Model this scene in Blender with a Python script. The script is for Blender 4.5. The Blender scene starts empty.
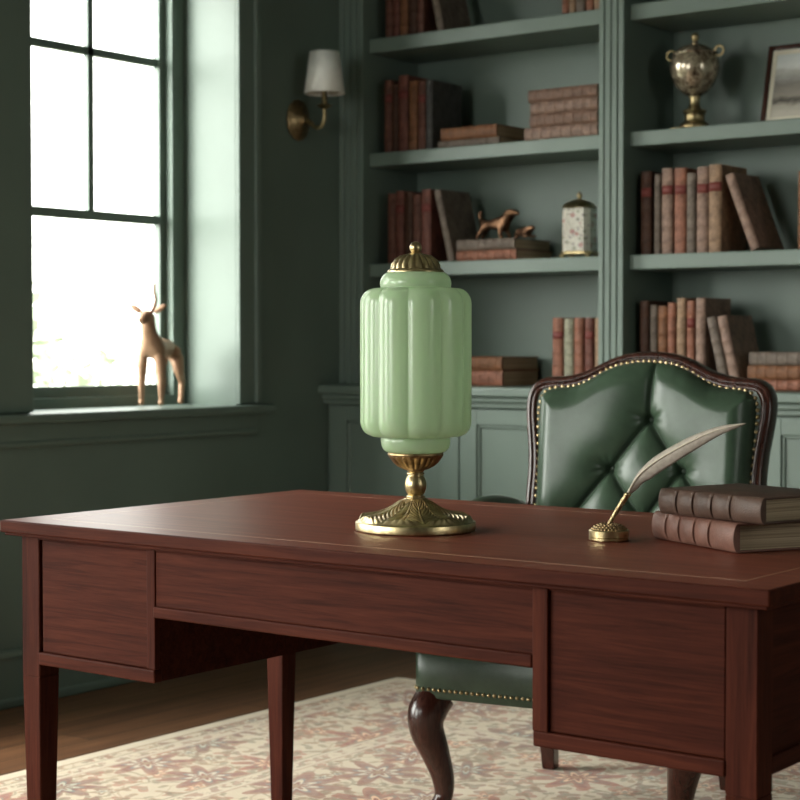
import bpy, bmesh, math, random
from mathutils import Vector, Matrix
PI = math.pi
C = bpy.context.scene.collection
rnd = random.Random(7)

# ------------------------------------------------------------------ materials
def lin(r, g, b):
    def f(c):
        c /= 255.0
        return c / 12.92 if c <= 0.04045 else ((c + 0.055) / 1.055) ** 2.4
    return (f(r), f(g), f(b), 1.0)

MATS = {}
class NT:
    def __init__(self, name):
        self.m = bpy.data.materials.new(name); self.m.use_nodes = True
        self.t = self.m.node_tree; self.n = self.t.nodes; self.l = self.t.links
        self.bsdf = self.n['Principled BSDF']
    def node(self, typ, **kw):
        x = self.n.new(typ)
        for k, v in kw.items(): setattr(x, k, v)
        return x
    def inp(self, node, **kw):
        for k, v in kw.items():
            s = node.inputs[k.replace('_', ' ')]
            if isinstance(v, bpy.types.NodeSocket): self.l.new(v, s)
            else: s.default_value = v
    def set(self, **kw): self.inp(self.bsdf, **kw)
    def coords(self, scale=(1, 1, 1), rot=(0, 0, 0)):
        tc = self.node('ShaderNodeTexCoord'); mp = self.node('ShaderNodeMapping')
        self.l.new(tc.outputs['Object'], mp.inputs['Vector'])
        mp.inputs['Scale'].default_value = scale; mp.inputs['Rotation'].default_value = rot
        return mp.outputs['Vector']
    def noise(self, vec, scale, detail=4, rough=0.55, dist=0.0):
        x = self.node('ShaderNodeTexNoise'); self.l.new(vec, x.inputs['Vector'])
        self.inp(x, Scale=scale, Detail=detail, Roughness=rough, Distortion=dist)
        return x.outputs['Fac']
    def ramp(self, fac, stops, interp='LINEAR'):
        x = self.node('ShaderNodeValToRGB'); self.l.new(fac, x.inputs['Fac'])
        r = x.color_ramp; r.interpolation = interp
        while len(r.elements) < len(stops): r.elements.new(0.5)
        for e, (p, c) in zip(r.elements, stops):
            e.position = p; e.color = c if len(c) == 4 else (*c, 1)
        return x.outputs['Color']
    def bump(self, h, strength=0.2, dist=0.01):
        x = self.node('ShaderNodeBump'); self.l.new(h, x.inputs['Height'])
        x.inputs['Strength'].default_value = strength; x.inputs['Distance'].default_value = dist
        self.l.new(x.outputs['Normal'], self.bsdf.inputs['Normal'])
    def math(self, op, a, b=None, c=None, clamp=False):
        x = self.node('ShaderNodeMath', operation=op, use_clamp=clamp)
        for i, v in enumerate((a, b, c)):
            if v is None: continue
            if isinstance(v, bpy.types.NodeSocket): self.l.new(v, x.inputs[i])
            else: x.inputs[i].default_value = v
        return x.outputs[0]
    def mix(self, fac, a, b, blend='MIX'):
        x = self.node('ShaderNodeMix', data_type='RGBA', blend_type=blend)
        for i, v in ((0, fac), (6, a), (7, b)):
            if isinstance(v, bpy.types.NodeSocket): self.l.new(v, x.inputs[i])
            else: x.inputs[i].default_value = v
        return x.outputs[2]

def mat_paint(name, col, rough=0.5):
    t = NT(name); v = t.coords()
    n = t.noise(v, 3.0, 3)
    c2 = tuple(x * 0.9 for x in col[:3]) + (1,)
    t.set(Base_Color=t.ramp(n, [(0.35, c2), (0.65, col)]), Roughness=rough)
    t.inp(t.bsdf, **{'Specular_IOR_Level': 0.4})
    t.bump(t.noise(t.coords((1, 1, 1)), 180.0, 2), 0.05, 0.002)
    return t.m

def mat_wood(name, dark, mid, light, axis='X', rough=0.32, coat=0.25, scale=1.0, spec=.3):
    t = NT(name)
    s = {'X': (0.05, 1, 1), 'Y': (1, 0.05, 1), 'Z': (1, 1, 0.05)}[axis]
    v = t.coords(tuple(k * scale for k in s))
    n1 = t.noise(v, 62.0, 6, 0.66, 0.8); n2 = t.noise(v, 260.0, 3, 0.6)
    n3 = t.noise(t.coords(tuple(0.3 * k + 0.15 for k in s)), 6.0, 3)
    f = t.math('ADD', t.math('MULTIPLY', n1, 0.65), t.math('ADD', t.math('MULTIPLY', n2, 0.2), t.math('MULTIPLY', n3, 0.22)))
    t.set(Base_Color=t.ramp(f, [(0.38, dark), (0.53, mid), (0.70, light)]), Roughness=rough)
    t.inp(t.bsdf, **{'Coat_Weight': coat, 'Coat_Roughness': 0.16, 'Specular_IOR_Level': spec})
    t.bump(n2, 0.06, 0.002)
    return t.m

def mat_leather(name, col, rough=0.36, bump=0.25, wear=0.25, scale=260.0, spec=0.22, ns=14.0):
    t = NT(name); v = t.coords()
    n = t.noise(v, ns, 6, 0.68)
    a = tuple(x * (1 - wear) for x in col[:3]) + (1,); b = tuple(min(1, x * (1 + wear)) for x in col[:3]) + (1,)
    t.set(Base_Color=t.ramp(n, [(0.35, a), (0.68, b)]), Roughness=rough)
    t.inp(t.bsdf, **{'Specular_IOR_Level': spec})
    vo = t.node('ShaderNodeTexVoronoi'); t.l.new(v, vo.inputs['Vector']); vo.inputs['Scale'].default_value = scale
    t.bump(vo.outputs['Distance'], bump, 0.002)
    return t.m

def mat_metal(name, col, dark, rough=0.3, scale=40.0, bump=0.0):
    t = NT(name); v = t.coords(); n = t.noise(v, scale, 4)
    t.set(Base_Color=t.ramp(n, [(0.32, dark), (0.62, col)]), Roughness=rough, Metallic=1.0)
    if bump: t.bump(t.noise(v, scale * 6, 3), bump, 0.002)
    return t.m

def mat_plain(name, col, rough=0.6, **kw):
    t = NT(name); v = t.coords(); n = t.noise(v, 30.0, 3)
    a = tuple(x * 0.88 for x in col[:3]) + (1,)
    t.set(Base_Color=t.ramp(n, [(0.3, a), (0.7, col)]), Roughness=rough)
    t.inp(t.bsdf, **kw)
    return t.m

PAINT = mat_paint('sage_paint', (0.138, 0.181, 0.154, 1), 0.45)
CEIL = mat_paint('ceiling_paint', (0.30, 0.33, 0.30, 1), 0.7)
D, Mi, L = (0.020, 0.0042, 0.0022, 1), (0.041, 0.0088, 0.0045, 1), (0.070, 0.0165, 0.0082, 1)
MAH = {a: mat_wood('mahogany_' + a, D, Mi, L, a, 0.55, 0.0, spec=.05) for a in 'XYZ'}
MAHTOP = mat_wood('mahogany_top', (0.088, 0.0195, 0.0110, 1), (0.148, 0.037, 0.0210, 1), (0.215, 0.061, 0.035, 1), 'X', 0.40, 0.0, spec=.16)
CHWOOD = mat_wood('chair_wood', (0.018, 0.006, 0.004, 1), (0.040, 0.013, 0.009, 1), (0.075, 0.026, 0.018, 1), 'Z', 0.26, 0.4)
INLAY = mat_plain('inlay', (0.40, 0.21, 0.12, 1), 0.35)
GREENLEA = mat_leather('green_leather', (0.040, 0.064, 0.041, 1), 0.28, 0.10, 0.2, 330.0, 0.36)
BRASS = mat_metal('antique_brass', (0.52, 0.41, 0.23, 1), (0.30, 0.225, 0.115, 1), 0.32, 55.0, 0.06)
BRASSD = mat_metal('dark_brass', (0.40, 0.28, 0.15, 1), (0.20, 0.13, 0.065, 1), 0.38, 60.0, 0.1)
NAIL = mat_metal('nail_brass', (0.55, 0.42, 0.24, 1), (0.35, 0.25, 0.12, 1), 0.3, 20.0)
BRONZE = mat_metal('bronze', (0.23, 0.125, 0.072, 1), (0.08, 0.042, 0.026, 1), 0.45, 60.0, 0.1)
PAPER = None

def mat_pages():
    t = NT('page_edges'); v = t.coords((1, 1, 1))
    n = t.noise(t.coords((420, 3, 3)), 1.0, 2)
    t.set(Base_Color=t.ramp(n, [(0.35, (0.23, 0.165, 0.10, 1)), (0.65, (0.40, 0.305, 0.20, 1))]), Roughness=0.8)
    t.bump(n, 0.3, 0.002)
    return t.m
PAGES = mat_pages()

def mat_jade():
    t = NT('jade_opal_glass'); v = t.coords((1, 1, 0.35)); n = t.noise(v, 9.0, 4, 0.55, 0.4)
    t.set(Base_Color=t.ramp(n, [(0.3, (0.40, 0.52, 0.335, 1)), (0.7, (0.46, 0.585, 0.385, 1))]), Roughness=0.23)
    t.inp(t.bsdf, **{'Subsurface_Weight': 0.25, 'Subsurface_Radius': (0.6, 1.0, 0.5), 'Subsurface_Scale': 0.05, 'Coat_Weight': 0.2, 'Coat_Roughness': 0.10})
    tl = t.node('ShaderNodeBsdfTranslucent'); mx = t.node('ShaderNodeMixShader'); mx.inputs[0].default_value = 0.42
    t.l.new(t.ramp(n, [(0.3, (0.62, 0.75, 0.55, 1)), (0.7, (0.72, 0.83, 0.65, 1))]), tl.inputs['Color'])
    t.l.new(t.bsdf.outputs[0], mx.inputs[1]); t.l.new(tl.outputs[0], mx.inputs[2]); t.l.new(mx.outputs[0], t.n['Material Output'].inputs['Surface'])
    return t.m
JADE = mat_jade()

def mat_glass():
    t = NT('window_glass'); n, l = t.n, t.l
    n.remove(t.bsdf)
    tr = t.node('ShaderNodeBsdfTransparent'); gl = t.node('ShaderNodeBsdfGlossy'); gl.inputs['Roughness'].default_value = 0.02
    tr.inputs['Color'].default_value = (0.96, 0.985, 0.97, 1)
    lw = t.node('ShaderNodeLayerWeight'); lw.inputs['Blend'].default_value = 0.5
    fr = t.node('ShaderNodeMath', operation='MULTIPLY_ADD'); fr.inputs[1].default_value = 0.45; fr.inputs[2].default_value = 0.02
    l.new(t.math('POWER', lw.outputs['Facing'], 5.0), fr.inputs[0])
    mx = t.node('ShaderNodeMixShader')
    l.new(fr.outputs[0], mx.inputs[0]); l.new(tr.outputs[0], mx.inputs[1]); l.new(gl.outputs[0], mx.inputs[2])
    l.new(mx.outputs[0], n['Material Output'].inputs['Surface'])
    return t.m
GLASS = mat_glass()

def mat_floor():
    t = NT('oak_floor')
    tc = t.node('ShaderNodeTexCoord'); mp = t.node('ShaderNodeMapping'); t.l.new(tc.outputs['Object'], mp.inputs['Vector'])
    mp.inputs['Rotation'].default_value = (0, 0, PI / 2)
    br = t.node('ShaderNodeTexBrick'); t.l.new(mp.outputs['Vector'], br.inputs['Vector'])
    t.inp(br, Color1=(0.25, 0.25, 0.25, 1), Color2=(0.75, 0.75, 0.75, 1), Mortar=(0, 0, 0, 1), Scale=1.0)
    br.inputs['Mortar Size'].default_value = 0.0025; br.inputs['Brick Width'].default_value = 1.7; br.inputs['Row Height'].default_value = 0.115
    br.offset = 0.37
    n1 = t.noise(t.coords((1, 0.05, 1)), 34.0, 6, 0.6, 0.5)
    f = t.math('ADD', t.math('MULTIPLY', n1, 0.7), t.math('MULTIPLY', br.outputs['Color'], 0.3))
    col = t.ramp(f, [(0.32, (0.085, 0.036, 0.016, 1)), (0.55, (0.175, 0.078, 0.036, 1)), (0.75, (0.270, 0.126, 0.062, 1))])
    col = t.mix(br.outputs['Fac'], col, (0.012, 0.007, 0.004, 1))
    t.set(Base_Color=col, Roughness=0.42)
    t.bump(t.math('MULTIPLY', br.outputs['Fac'], -1.0), 0.4, 0.003)
    return t.m
FLOOR = mat_floor()

RX0, RX1, RY0, RY1 = -3.53, -0.35, 0.75, 4.63
def mat_rug():
    t = NT('persian_rug'); N = t
    tc = t.node('ShaderNodeTexCoord'); P = tc.outputs['Object']
    sp = t.node('ShaderNodeSeparateXYZ'); t.l.new(P, sp.inputs[0]); X, Y = sp.outputs[0], sp.outputs[1]
    hw, hh = (RX1 - RX0) / 2, (RY1 - RY0) / 2
    dx = t.math('SUBTRACT', hw, t.math('ABSOLUTE', X)); dy = t.math('SUBTRACT', hh, t.math('ABSOLUTE', Y))
    d = t.math('MINIMUM', dx, dy)                       # distance in from the rug's edge
    cream, cream2 = (0.56, 0.445, 0.315, 1), (0.63, 0.52, 0.385, 1)
    col = t.ramp(t.noise(P, 5.0, 3), [(0.3, cream), (0.7, cream2)])
    rust, red, olive, blue, tan = (0.27, 0.075, 0.040, 1), (0.20, 0.040, 0.030, 1), (0.16, 0.100, 0.045, 1), (0.105, 0.105, 0.125, 1), (0.32, 0.19, 0.10, 1)
    wob = t.node('ShaderNodeTexNoise'); t.l.new(P, wob.inputs['Vector']); t.inp(wob, Scale=9.0, Detail=2.0)
    wv = t.node('ShaderNodeVectorMath', operation='MULTIPLY_ADD'); t.l.new(wob.outputs['Color'], wv.inputs[0])
    wv.inputs[1].default_value = (0.09, 0.09, 0.0); t.l.new(P, wv.inputs[2]); WP = wv.outputs[0]
    # scrolling vines
    def vines(scale, w, c, base, amt):
        vo = t.node('ShaderNodeTexVoronoi', feature='DISTANCE_TO_EDGE'); t.l.new(WP, vo.inputs['Vector']); vo.inputs['Scale'].default_value = scale
        f = t.math('MULTIPLY', t.math('LESS_THAN', vo.outputs['Distance'], w), amt)
        return t.mix(f, base, c)
    col = vines(5.2, 0.026, olive, col, 0.6)
    col = vines(8.5, 0.022, tan, col, 0.5)
    # rosettes and leaves with petals about every cell's centre
    def flowers(scale, petals, R, cols, base, jitter, amt, thr=0.0, off=0.0, squash=1.0):
        mp = t.node('ShaderNodeMapping'); t.l.new(P, mp.inputs['Vector']); mp.inputs['Location'].default_value = (off, off * 1.7, 0)
        vo = t.node('ShaderNodeTexVoronoi', voronoi_dimensions='2D'); t.l.new(mp.outputs[0], vo.inputs['Vector'])
        vo.inputs['Scale'].default_value = scale; vo.inputs['Randomness'].default_value = jitter
        sub = t.node('ShaderNodeVectorMath', operation='SUBTRACT'); t.l.new(mp.outputs[0], sub.inputs[0]); t.l.new(vo.outputs['Position'], sub.inputs[1])
        s = t.node('ShaderNodeSeparateXYZ'); t.l.new(sub.outputs[0], s.inputs[0])
        cs = t.node('ShaderNodeSeparateColor'); t.l.new(vo.outputs['Color'], cs.inputs[0])
        yy = t.math('MULTIPLY', s.outputs[1], squash)
        r = t.math('SQRT', t.math('ADD', t.math('MULTIPLY', s.outputs[0], s.outputs[0]), t.math('MULTIPLY', yy, yy)))
        a = t.math('ADD', t.math('ARCTAN2', yy, s.outputs[0]), t.math('MULTIPLY', cs.outputs[0], 6.28))
        pet = t.math('ADD', 0.72, t.math('MULTIPLY', t.math('COSINE', t.math('MULTIPLY', a, petals)), 0.28))
        rr = t.math('DIVIDE', r, t.math('MULTIPLY', pet, t.math('MULTIPLY', R, t.math('ADD', 0.7, t.math('MULTIPLY', cs.outputs[1], 0.5)))))
        inside = t.math('LESS_THAN', rr, 1.0)
        if thr: inside = t.math('MULTIPLY', inside, t.math('GREATER_THAN', cs.outputs[2], thr))
        rings = t.ramp(t.math('MULTIPLY', rr, 0.999, clamp=True), [(0.0, cols[0]), (0.26, cols[1]), (0.52, cols[2]), (0.80, cols[3])], 'CONSTANT')
        alt = t.ramp(cs.outputs[2], [(0.0, (1, 1, 1, 1)), (0.4, (1.25, 0.9, 0.7, 1)), (0.78, (0.75, 0.85, 0.85, 1))], 'CONSTANT')
        rings = t.mix(1.0, rings, alt, 'MULTIPLY')
        return t.mix(t.math('MULTIPLY', inside, amt), base, rings)
    col = flowers(15.0, 3.0, 0.034, (olive, olive, rust, rust), col, 1.0, 0.68, 0.40, 3.1, 1.0)
    col = flowers(23.0, 2.0, 0.020, (olive, olive, olive, tan), col, 1.0, 0.6, 0.3, 5.1, 1.0)
    col = flowers(8.0, 5.0, 0.048, (blue, cream2, rust, tan), col, 0.9, 0.7, 0.45, 1.3)
    col = flowers(3.6, 8.0, 0.125, (rust, cream, red, rust), col, 0.75, 0.85, 0.0, 0.4)
    col = flowers(3.6, 8.0, 0.066, (tan, red, cream2, blue), col, 0.75, 0.85, 0.0, 0.4)
    # border stripes
    def stripe(c, a, b, base, amt=1.0):
        f = t.math('MULTIPLY', t.math('GREATER_THAN', d, a), t.math('LESS_THAN', d, b))
        return t.mix(t.math('MULTIPLY', f, amt), base, c)
    def guard(a, b, base):
        base = stripe(cream2, a, b, base, 0.85)
        base = stripe(olive, a, a + 0.008, base, 0.55); base = stripe(rust, b - 0.008, b, base, 0.5)
        along = t.math('ADD', X, Y)
        ck = t.math('GREATER_THAN', t.math('ADD', t.noise(P, 42.0, 2), t.math('MULTIPLY', t.math('SINE', t.math('MULTIPLY', along, 75.0)), 0.07)), 0.50)
        f = t.math('MULTIPLY', t.math('MULTIPLY', t.math('GREATER_THAN', d, a + 0.018), t.math('LESS_THAN', d, b - 0.018)), ck)
        mo = t.ramp(t.noise(P, 14.0, 1), [(0.0, rust), (0.48, olive), (0.56, red)], 'CONSTANT')
        return t.mix(t.math('MULTIPLY', f, 0.62), base, mo)
    col = guard(0.085, 0.155, col)
    col = guard(0.50, 0.575, col)
    col = stripe(cream2, -1.0, 0.045, col)
    col = stripe(tan, 0.045, 0.055, col, 0.8)
    col = t.mix(t.math('MULTIPLY', t.noise(P, 55.0, 3), 0.35), col, cream2)
    t.set(Base_Color=col, Roughness=0.95)
    t.inp(t.bsdf, **{'Specular_IOR_Level': 0.1, 'Sheen_Weight': 0.2})
    t.bump(t.noise(P, 420.0, 2), 0.35, 0.003)
    return t.m
RUG = mat_rug()

# ------------------------------------------------------------------ mesh helpers
class MB:
    def __init__(self): self.bm = bmesh.new()
    def box(self, x0, x1, y0, y1, z0, z1, bev=0.0, seg=2):
        vs = [self.bm.verts.new((x, y, z)) for x in (x0, x1) for y in (y0, y1) for z in (z0, z1)]
        fs = [(0, 1, 3, 2), (4, 6, 7, 5), (0, 4, 5, 1), (2, 3, 7, 6), (0, 2, 6, 4), (1, 5, 7, 3)]
        faces = [self.bm.faces.new([vs[i] for i in f]) for f in fs]
        if bev:
            es = list({e for f in faces for e in f.edges})
            bmesh.ops.bevel(self.bm, geom=es, offset=bev, segments=seg, profile=0.5, affect='EDGES', clamp_overlap=True)
        return self
    def taper(self, cx, cy, z0, z1, a0, a1, bev=0.002, dx=0, dy=0):   # square post: half-size a0 at z0, a1 at z1
        vs = []
        for z, a, ox, oy in ((z0, a0, dx, dy), (z1, a1, 0, 0)):
            for sx, sy in ((-1, -1), (1, -1), (1, 1), (-1, 1)):
                vs.append(self.bm.verts.new((cx + ox + sx * a, cy + oy + sy * a, z)))
        fs = [[3, 2, 1, 0], [4, 5, 6, 7]] + [[i, (i + 1) % 4, 4 + (i + 1) % 4, 4 + i] for i in range(4)]
        faces = [self.bm.faces.new([vs[i] for i in f]) for f in fs]
        if bev:
            es = list({e for f in faces for e in f.edges})
            bmesh.ops.bevel(self.bm, geom=es, offset=bev, segments=2, affect='EDGES')
        return self
    def lathe(self, prof, n=48, c=(0, 0, 0), rad=None, ang=None):
        """prof: (r, z) list; rad(a, r, z, i) may reshape the radius."""
        rings = []
        for i, (r, z) in enumerate(prof):
            if r < 1e-6: rings.append([self.bm.verts.new((c[0], c[1], c[2] + z))]); continue
            ring = []
            for k in range(n):
                a = 2 * PI * k / n
                q = rad(a, r, z, i) if rad else r
                zz = z
                if isinstance(q, tuple): q, zz = q
                ring.append(self.bm.verts.new((c[0] + q * math.cos(a), c[1] + q * math.sin(a), c[2] + zz)))
            rings.append(ring)
        for A, B in zip(rings, rings[1:]):
            m = max(len(A), len(B))
            for k in range(m):
                k2 = (k + 1) % m
                if len(A) == 1 and len(B) == 1: continue
                if len(A) == 1: f = (A[0], B[k2], B[k])
                elif len(B) == 1: f = (A[k], A[k2], B[0])
                else: f = (A[k], A[k2], B[k2], B[k])
                self.bm.faces.new(f)
        for R in (rings[0], rings[-1]):
            if len(R) > 2:
                try: self.bm.faces.new(R)
                except ValueError: pass
        return self
    def tube(self, pts, radii, n=12, cap=True):
        pts = [Vector(p) for p in pts]
        if not hasattr(radii, '__len__'): radii = [radii] * len(pts)
        rings = []; up = None
        for i, p in enumerate(pts):
            t = (pts[min(i + 1, len(pts) - 1)] - pts[max(i - 1, 0)]).normalized()
            if up is None:
                up = Vector((0, 0, 1)) if abs(t.z) < 0.9 else Vector((0, 1, 0))
            u = (up - t * up.dot(t)).normalized(); w = t.cross(u); up = u
            rings.append([self.bm.verts.new(p + (u * math.cos(2 * PI * k / n) + w * math.sin(2 * PI * k / n)) * radii[i]) for k in range(n)])
        for A, B in zip(rings, rings[1:]):
            for k in range(n): self.bm.faces.new((A[k], A[(k + 1) % n], B[(k + 1) % n], B[k]))
        if cap:
            self.bm.faces.new(list(reversed(rings[0]))); self.bm.faces.new(rings[-1])
        return self
    def ball(self, c, r, sub=2, s=(1, 1, 1)):
        ret = bmesh.ops.create_icosphere(self.bm, subdivisions=sub, radius=r)
        for v in ret['verts']: v.co = Vector((v.co.x * s[0] + c[0], v.co.y * s[1] + c[1], v.co.z * s[2] + c[2]))
        return self
    def torus(self, c, R, r, axis='Z', n=28, m=10, a0=0, a1=2 * PI):
        pts = []
        full = abs(a1 - a0 - 2 * PI) < 1e-6
        k = n + 1
        for i in range(k):
            a = a0 + (a1 - a0) * i / n
            x, y = R * math.cos(a), R * math.sin(a)
            pts.append({'Z': (c[0] + x, c[1] + y, c[2]), 'Y': (c[0] + x, c[1], c[2] + y), 'X': (c[0], c[1] + x, c[2] + y)}[axis])
        return self.tube(pts, r, m)
    def loft(self, rings, closed_ring=True, cap=False):
        R = [[self.bm.verts.new(p) for p in ring] for ring in rings]
        n = len(R[0])
        for A, B in zip(R, R[1:]):
            for k in range(n if closed_ring else n - 1):
                self.bm.faces.new((A[k], A[(k + 1) % n], B[(k + 1) % n], B[k]))
        if cap:
            self.bm.faces.new(list(reversed(R[0]))); self.bm.faces.new(R[-1])
        return self
    def prism(self, poly, y0, y1):     # poly in (x, z)
        self.loft([[(x, y0, z) for x, z in poly], [(x, y1, z) for x, z in poly]], True, True); return self
    def xf(self, M):
        bmesh.ops.transform(self.bm, matrix=M, verts=self.bm.verts[:]); return self
    def build(self, name, mat, parent=None, smooth=False, angle=35):
        bmesh.ops.recalc_face_normals(self.bm, faces=self.bm.faces[:])
        me = bpy.data.meshes.new(name); self.bm.to_mesh(me); self.bm.free()
        if mat: me.materials.append(mat)
        if smooth:
            for p in me.polygons: p.use_smooth = True
            try: me.set_sharp_from_angle(angle=math.radians(angle))
            except Exception: pass
        o = bpy.data.objects.new(name, me); C.objects.link(o)
        if parent: o.parent = parent
        return o

def tag(o, label=None, cat=None, group=None, kind=None):
    if label: o['label'] = label
    if cat: o['category'] = cat
    if group: o['group'] = group
    if kind: o['kind'] = kind
    return o
def empty(name, loc=(0, 0, 0), rot=(0, 0, 0), label=None, cat=None, group=None, kind=None):
    o = bpy.data.objects.new(name, None); C.objects.link(o); o.location = loc; o.rotation_euler = rot
    o.empty_display_size = 0.05
    return tag(o, label, cat, group, kind)
def struct(o): o['kind'] = 'structure'; return o
def interp(x, tab):
    for (a, b), (c, d) in zip(tab, tab[1:]):
        if x <= c: return b + (d - b) * max(0, (x - a)) / (c - a)
    return tab[-1][1]
def catmull(pts, n=6):
    P = [Vector(p) for p in pts]; out = []
    for i in range(len(P) - 1):
        p0, p1, p2, p3 = P[max(i - 1, 0)], P[i], P[i + 1], P[min(i + 2, len(P) - 1)]
        for k in range(n):
            t = k / n
            out.append(0.5 * ((2 * p1) + (p2 - p0) * t + (2 * p0 - 5 * p1 + 4 * p2 - p3) * t * t + (3 * p1 - p0 - 3 * p2 + p3) * t ** 3))
    out.append(P[-1]); return out

# ------------------------------------------------------------------ room
WX, BY, RX, FY, CH = -4.22, 5.53, 1.7, -1.7, 2.95
struct(MB().box(WX - 0.02, RX + 0.2, FY - 0.2, BY + 0.2, -0.15, 0.0).build('floor', FLOOR))
struct(MB().box(WX - 0.4, RX + 0.2, FY - 0.2, BY + 0.2, CH, CH + 0.15).build('ceiling', CEIL))
struct(MB().box(WX - 0.4, RX + 0.2, BY, BY + 0.2, -0.15, CH).build('wall_back', PAINT))
RW = (2.2, 3.1)                                          # unseen right-wall window, added as fill from the right
w = MB(); w.box(RX, RX + 0.2, FY, RW[0], -0.15, CH); w.box(RX, RX + 0.2, RW[1], BY, -0.15, CH)
w.box(RX, RX + 0.2, RW[0], RW[1], -0.15, 1.15); w.box(RX, RX + 0.2, RW[0], RW[1], 2.62, CH)
struct(w.build('wall_right', PAINT))
WTH = 0.36
WIN = [(3.648, 4.595), (1.30, 2.90), (-1.25, 0.75)]      # left wall: first in view, others unseen and added to light the room
SILLS, HEAD = [0.875, 0.20, 0.20], 2.62
WIDX = {w_: i for i, w_ in enumerate(WIN)}
w = MB()
ys = [FY - 0.2] + [v for p in sorted(WIN) for v in p] + [BY]
for i in range(0, len(ys), 2): w.box(WX - WTH, WX, ys[i], ys[i + 1], -0.15, CH)
for k_, (a, b) in enumerate(WIN):
    w.box(WX - WTH, WX, a, b, -0.15, SILLS[k_]); w.box(WX - WTH, WX, a, b, HEAD, CH)
struct(w.build('wall_left', PAINT))
FW = (-3.75, -2.55)                                      # unseen window behind the camera, added to brighten the bookcases
w = MB(); w.box(WX, FW[0], FY - 0.2, FY, -0.15, CH); w.box(FW[1], RX, FY - 0.2, FY, -0.15, CH)
w.box(FW[0], FW[1], FY - 0.2, FY, -0.15, 0.85); w.box(FW[0], FW[1], FY - 0.2, FY, HEAD, CH)
struct(w.build('wall_front', PAINT))

def window(idx, y0, y1, mx, sill=True):
    root = empty('window_%d' % idx, (WX, 0, 0)); root['kind'] = 'structure'
    g = -0.25; z0, z1 = SILLS[idx - 1] + .03, HEAD; f = 0.062
    m = MB()                                             # outer frame
    m.box(g - 0.07, g, y0, y0 + f, z0 - 0.03, z1); m.box(g - 0.07, g, y1 - f, y1, z0 - 0.03, z1)
    m.box(g - 0.07, g, y0 + f, y1 - f, z0 - 0.03, z0 + 0.035); m.box(g - 0.07, g, y0 + f, y1 - f, z1 - f, z1)
    m.build('window_frame', PAINT, root)
    m = MB(); s = 0.030; gx = g - 0.035; a, b, c, d = y0 + f, y1 - f, z0 + 0.035, z1 - f
    m.box(gx - 0.03, gx, a, a + s, c, d); m.box(gx - 0.03, gx, b - s, b, c, d)
    m.box(gx - 0.03, gx, a + s, b - s, c, c + 0.038); m.box(gx - 0.03, gx, a + s, b - s, d - s, d)
    m.build('sash', PAINT, root)
    m = MB()
    mid = 1.566; hi = 2.128
    m.box(gx - 0.026, gx - 0.002, a + s, b - s, mid - 0.016, mid + 0.016)
    m.box(gx - 0.024, gx - 0.004, a + s, b - s, hi - 0.014, hi + 0.014)
    for y in mx:
        m.box(gx - 0.024, gx - 0.004, y - 0.013, y + 0.013, mid + 0.013, d - s)
    m.build('muntin', PAINT, root)
    MB().box(gx - 0.017, gx - 0.013, a + s - 0.004, b - s + 0.004, c + 0.034, d - s + 0.004).build('pane', GLASS, root)
    m = MB()                                             # casing on the room side
    cw = 0.105; cl = 0.24
    for (ya, yb) in ((y0 - cl, y0), (y1, y1 + cw)): m.box(0, 0.018, ya, yb, z0 + .005, z1 + cw, 0.003)
    m.box(0, 0.030, y0 - cl, y0 - cl + 0.028, z0 + .005, z1 + cw, 0.005); m.box(0, 0.030, y1 + cw - 0.028, y1 + cw, z0 + .005, z1 + cw, 0.005)
    m.box(0, 0.018, y0, y1, z1, z1 + cw, 0.003)
    m.build('casing', PAINT, root)
    m = MB(); m.box(-0.25, 0.055, y0 + 0.001, y1 - 0.001, z0 - .029, z0, 0.004)
    m.box(0.0, 0.056, y0 - 0.29, y1 + 0.153, z0 - .0295, z0 + .0005, 0.008)
    m.build('sill_board', PAINT, root)
    if not sill: return root
    m = MB(); m.box(0, 0.016, y0 - 0.25, y1 + 0.09, 0.80, 0.876, 0.004); m.box(0, 0.022, y0 - 0.25, y1 + 0.09, 0.80, 0.822, 0.008)
    m.build('apron', PAINT, root)
    return root
window(1, WIN[0][0], WIN[0][1], [4.178])
window(2, WIN[1][0], WIN[1][1], [1.83, 2.37], False)  # unseen window, added and made tall to light rug and desk
window(3, WIN[2][0], WIN[2][1], [-0.58, 0.08], False)  # unseen window, added for more daylight from the left
r4 = empty('window_4'); r4['kind'] = 'structure'  # added window, out of view, for fill from the right
m = MB()
for a, b in ((RW[0], RW[0] + .08), (RW[1] - .08, RW[1]), (2.63, 2.67)): m.box(RX + .09, RX + .16, a, b, 1.15, HEAD)
m.box(RX + .09, RX + .16, RW[0] + .08, RW[1] - .08, 1.15, 1.23); m.box(RX + .09, RX + .16, RW[0] + .08, RW[1] - .08, HEAD - .08, HEAD)
m.build('window_frame', PAINT, r4)
MB().box(RX + .126, RX + .13, RW[0] + .06, RW[1] - .06, 1.2, HEAD - .06).build('pane', GLASS, r4)

r5 = empty('window_5'); r5['kind'] = 'structure'  # added window, out of view, lighting the bookcase fronts
m = MB()
for xa, xb in ((FW[0], FW[0] + .08), (FW[1] - .08, FW[1]), (-3.17, -3.13)): m.box(xa, xb, FY - .16, FY - .09, 0.85, HEAD)
m.box(FW[0] + .08, FW[1] - .08, FY - .16, FY - .09, 0.85, .93); m.box(FW[0] + .08, FW[1] - .08, FY - .16, FY - .09, HEAD - .08, HEAD)
m.build('window_frame', PAINT, r5)
MB().box(FW[0] + .06, FW[1] - .06, FY - .13, FY - .126, .9, HEAD - .06).build('pane', GLASS, r5)

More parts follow.
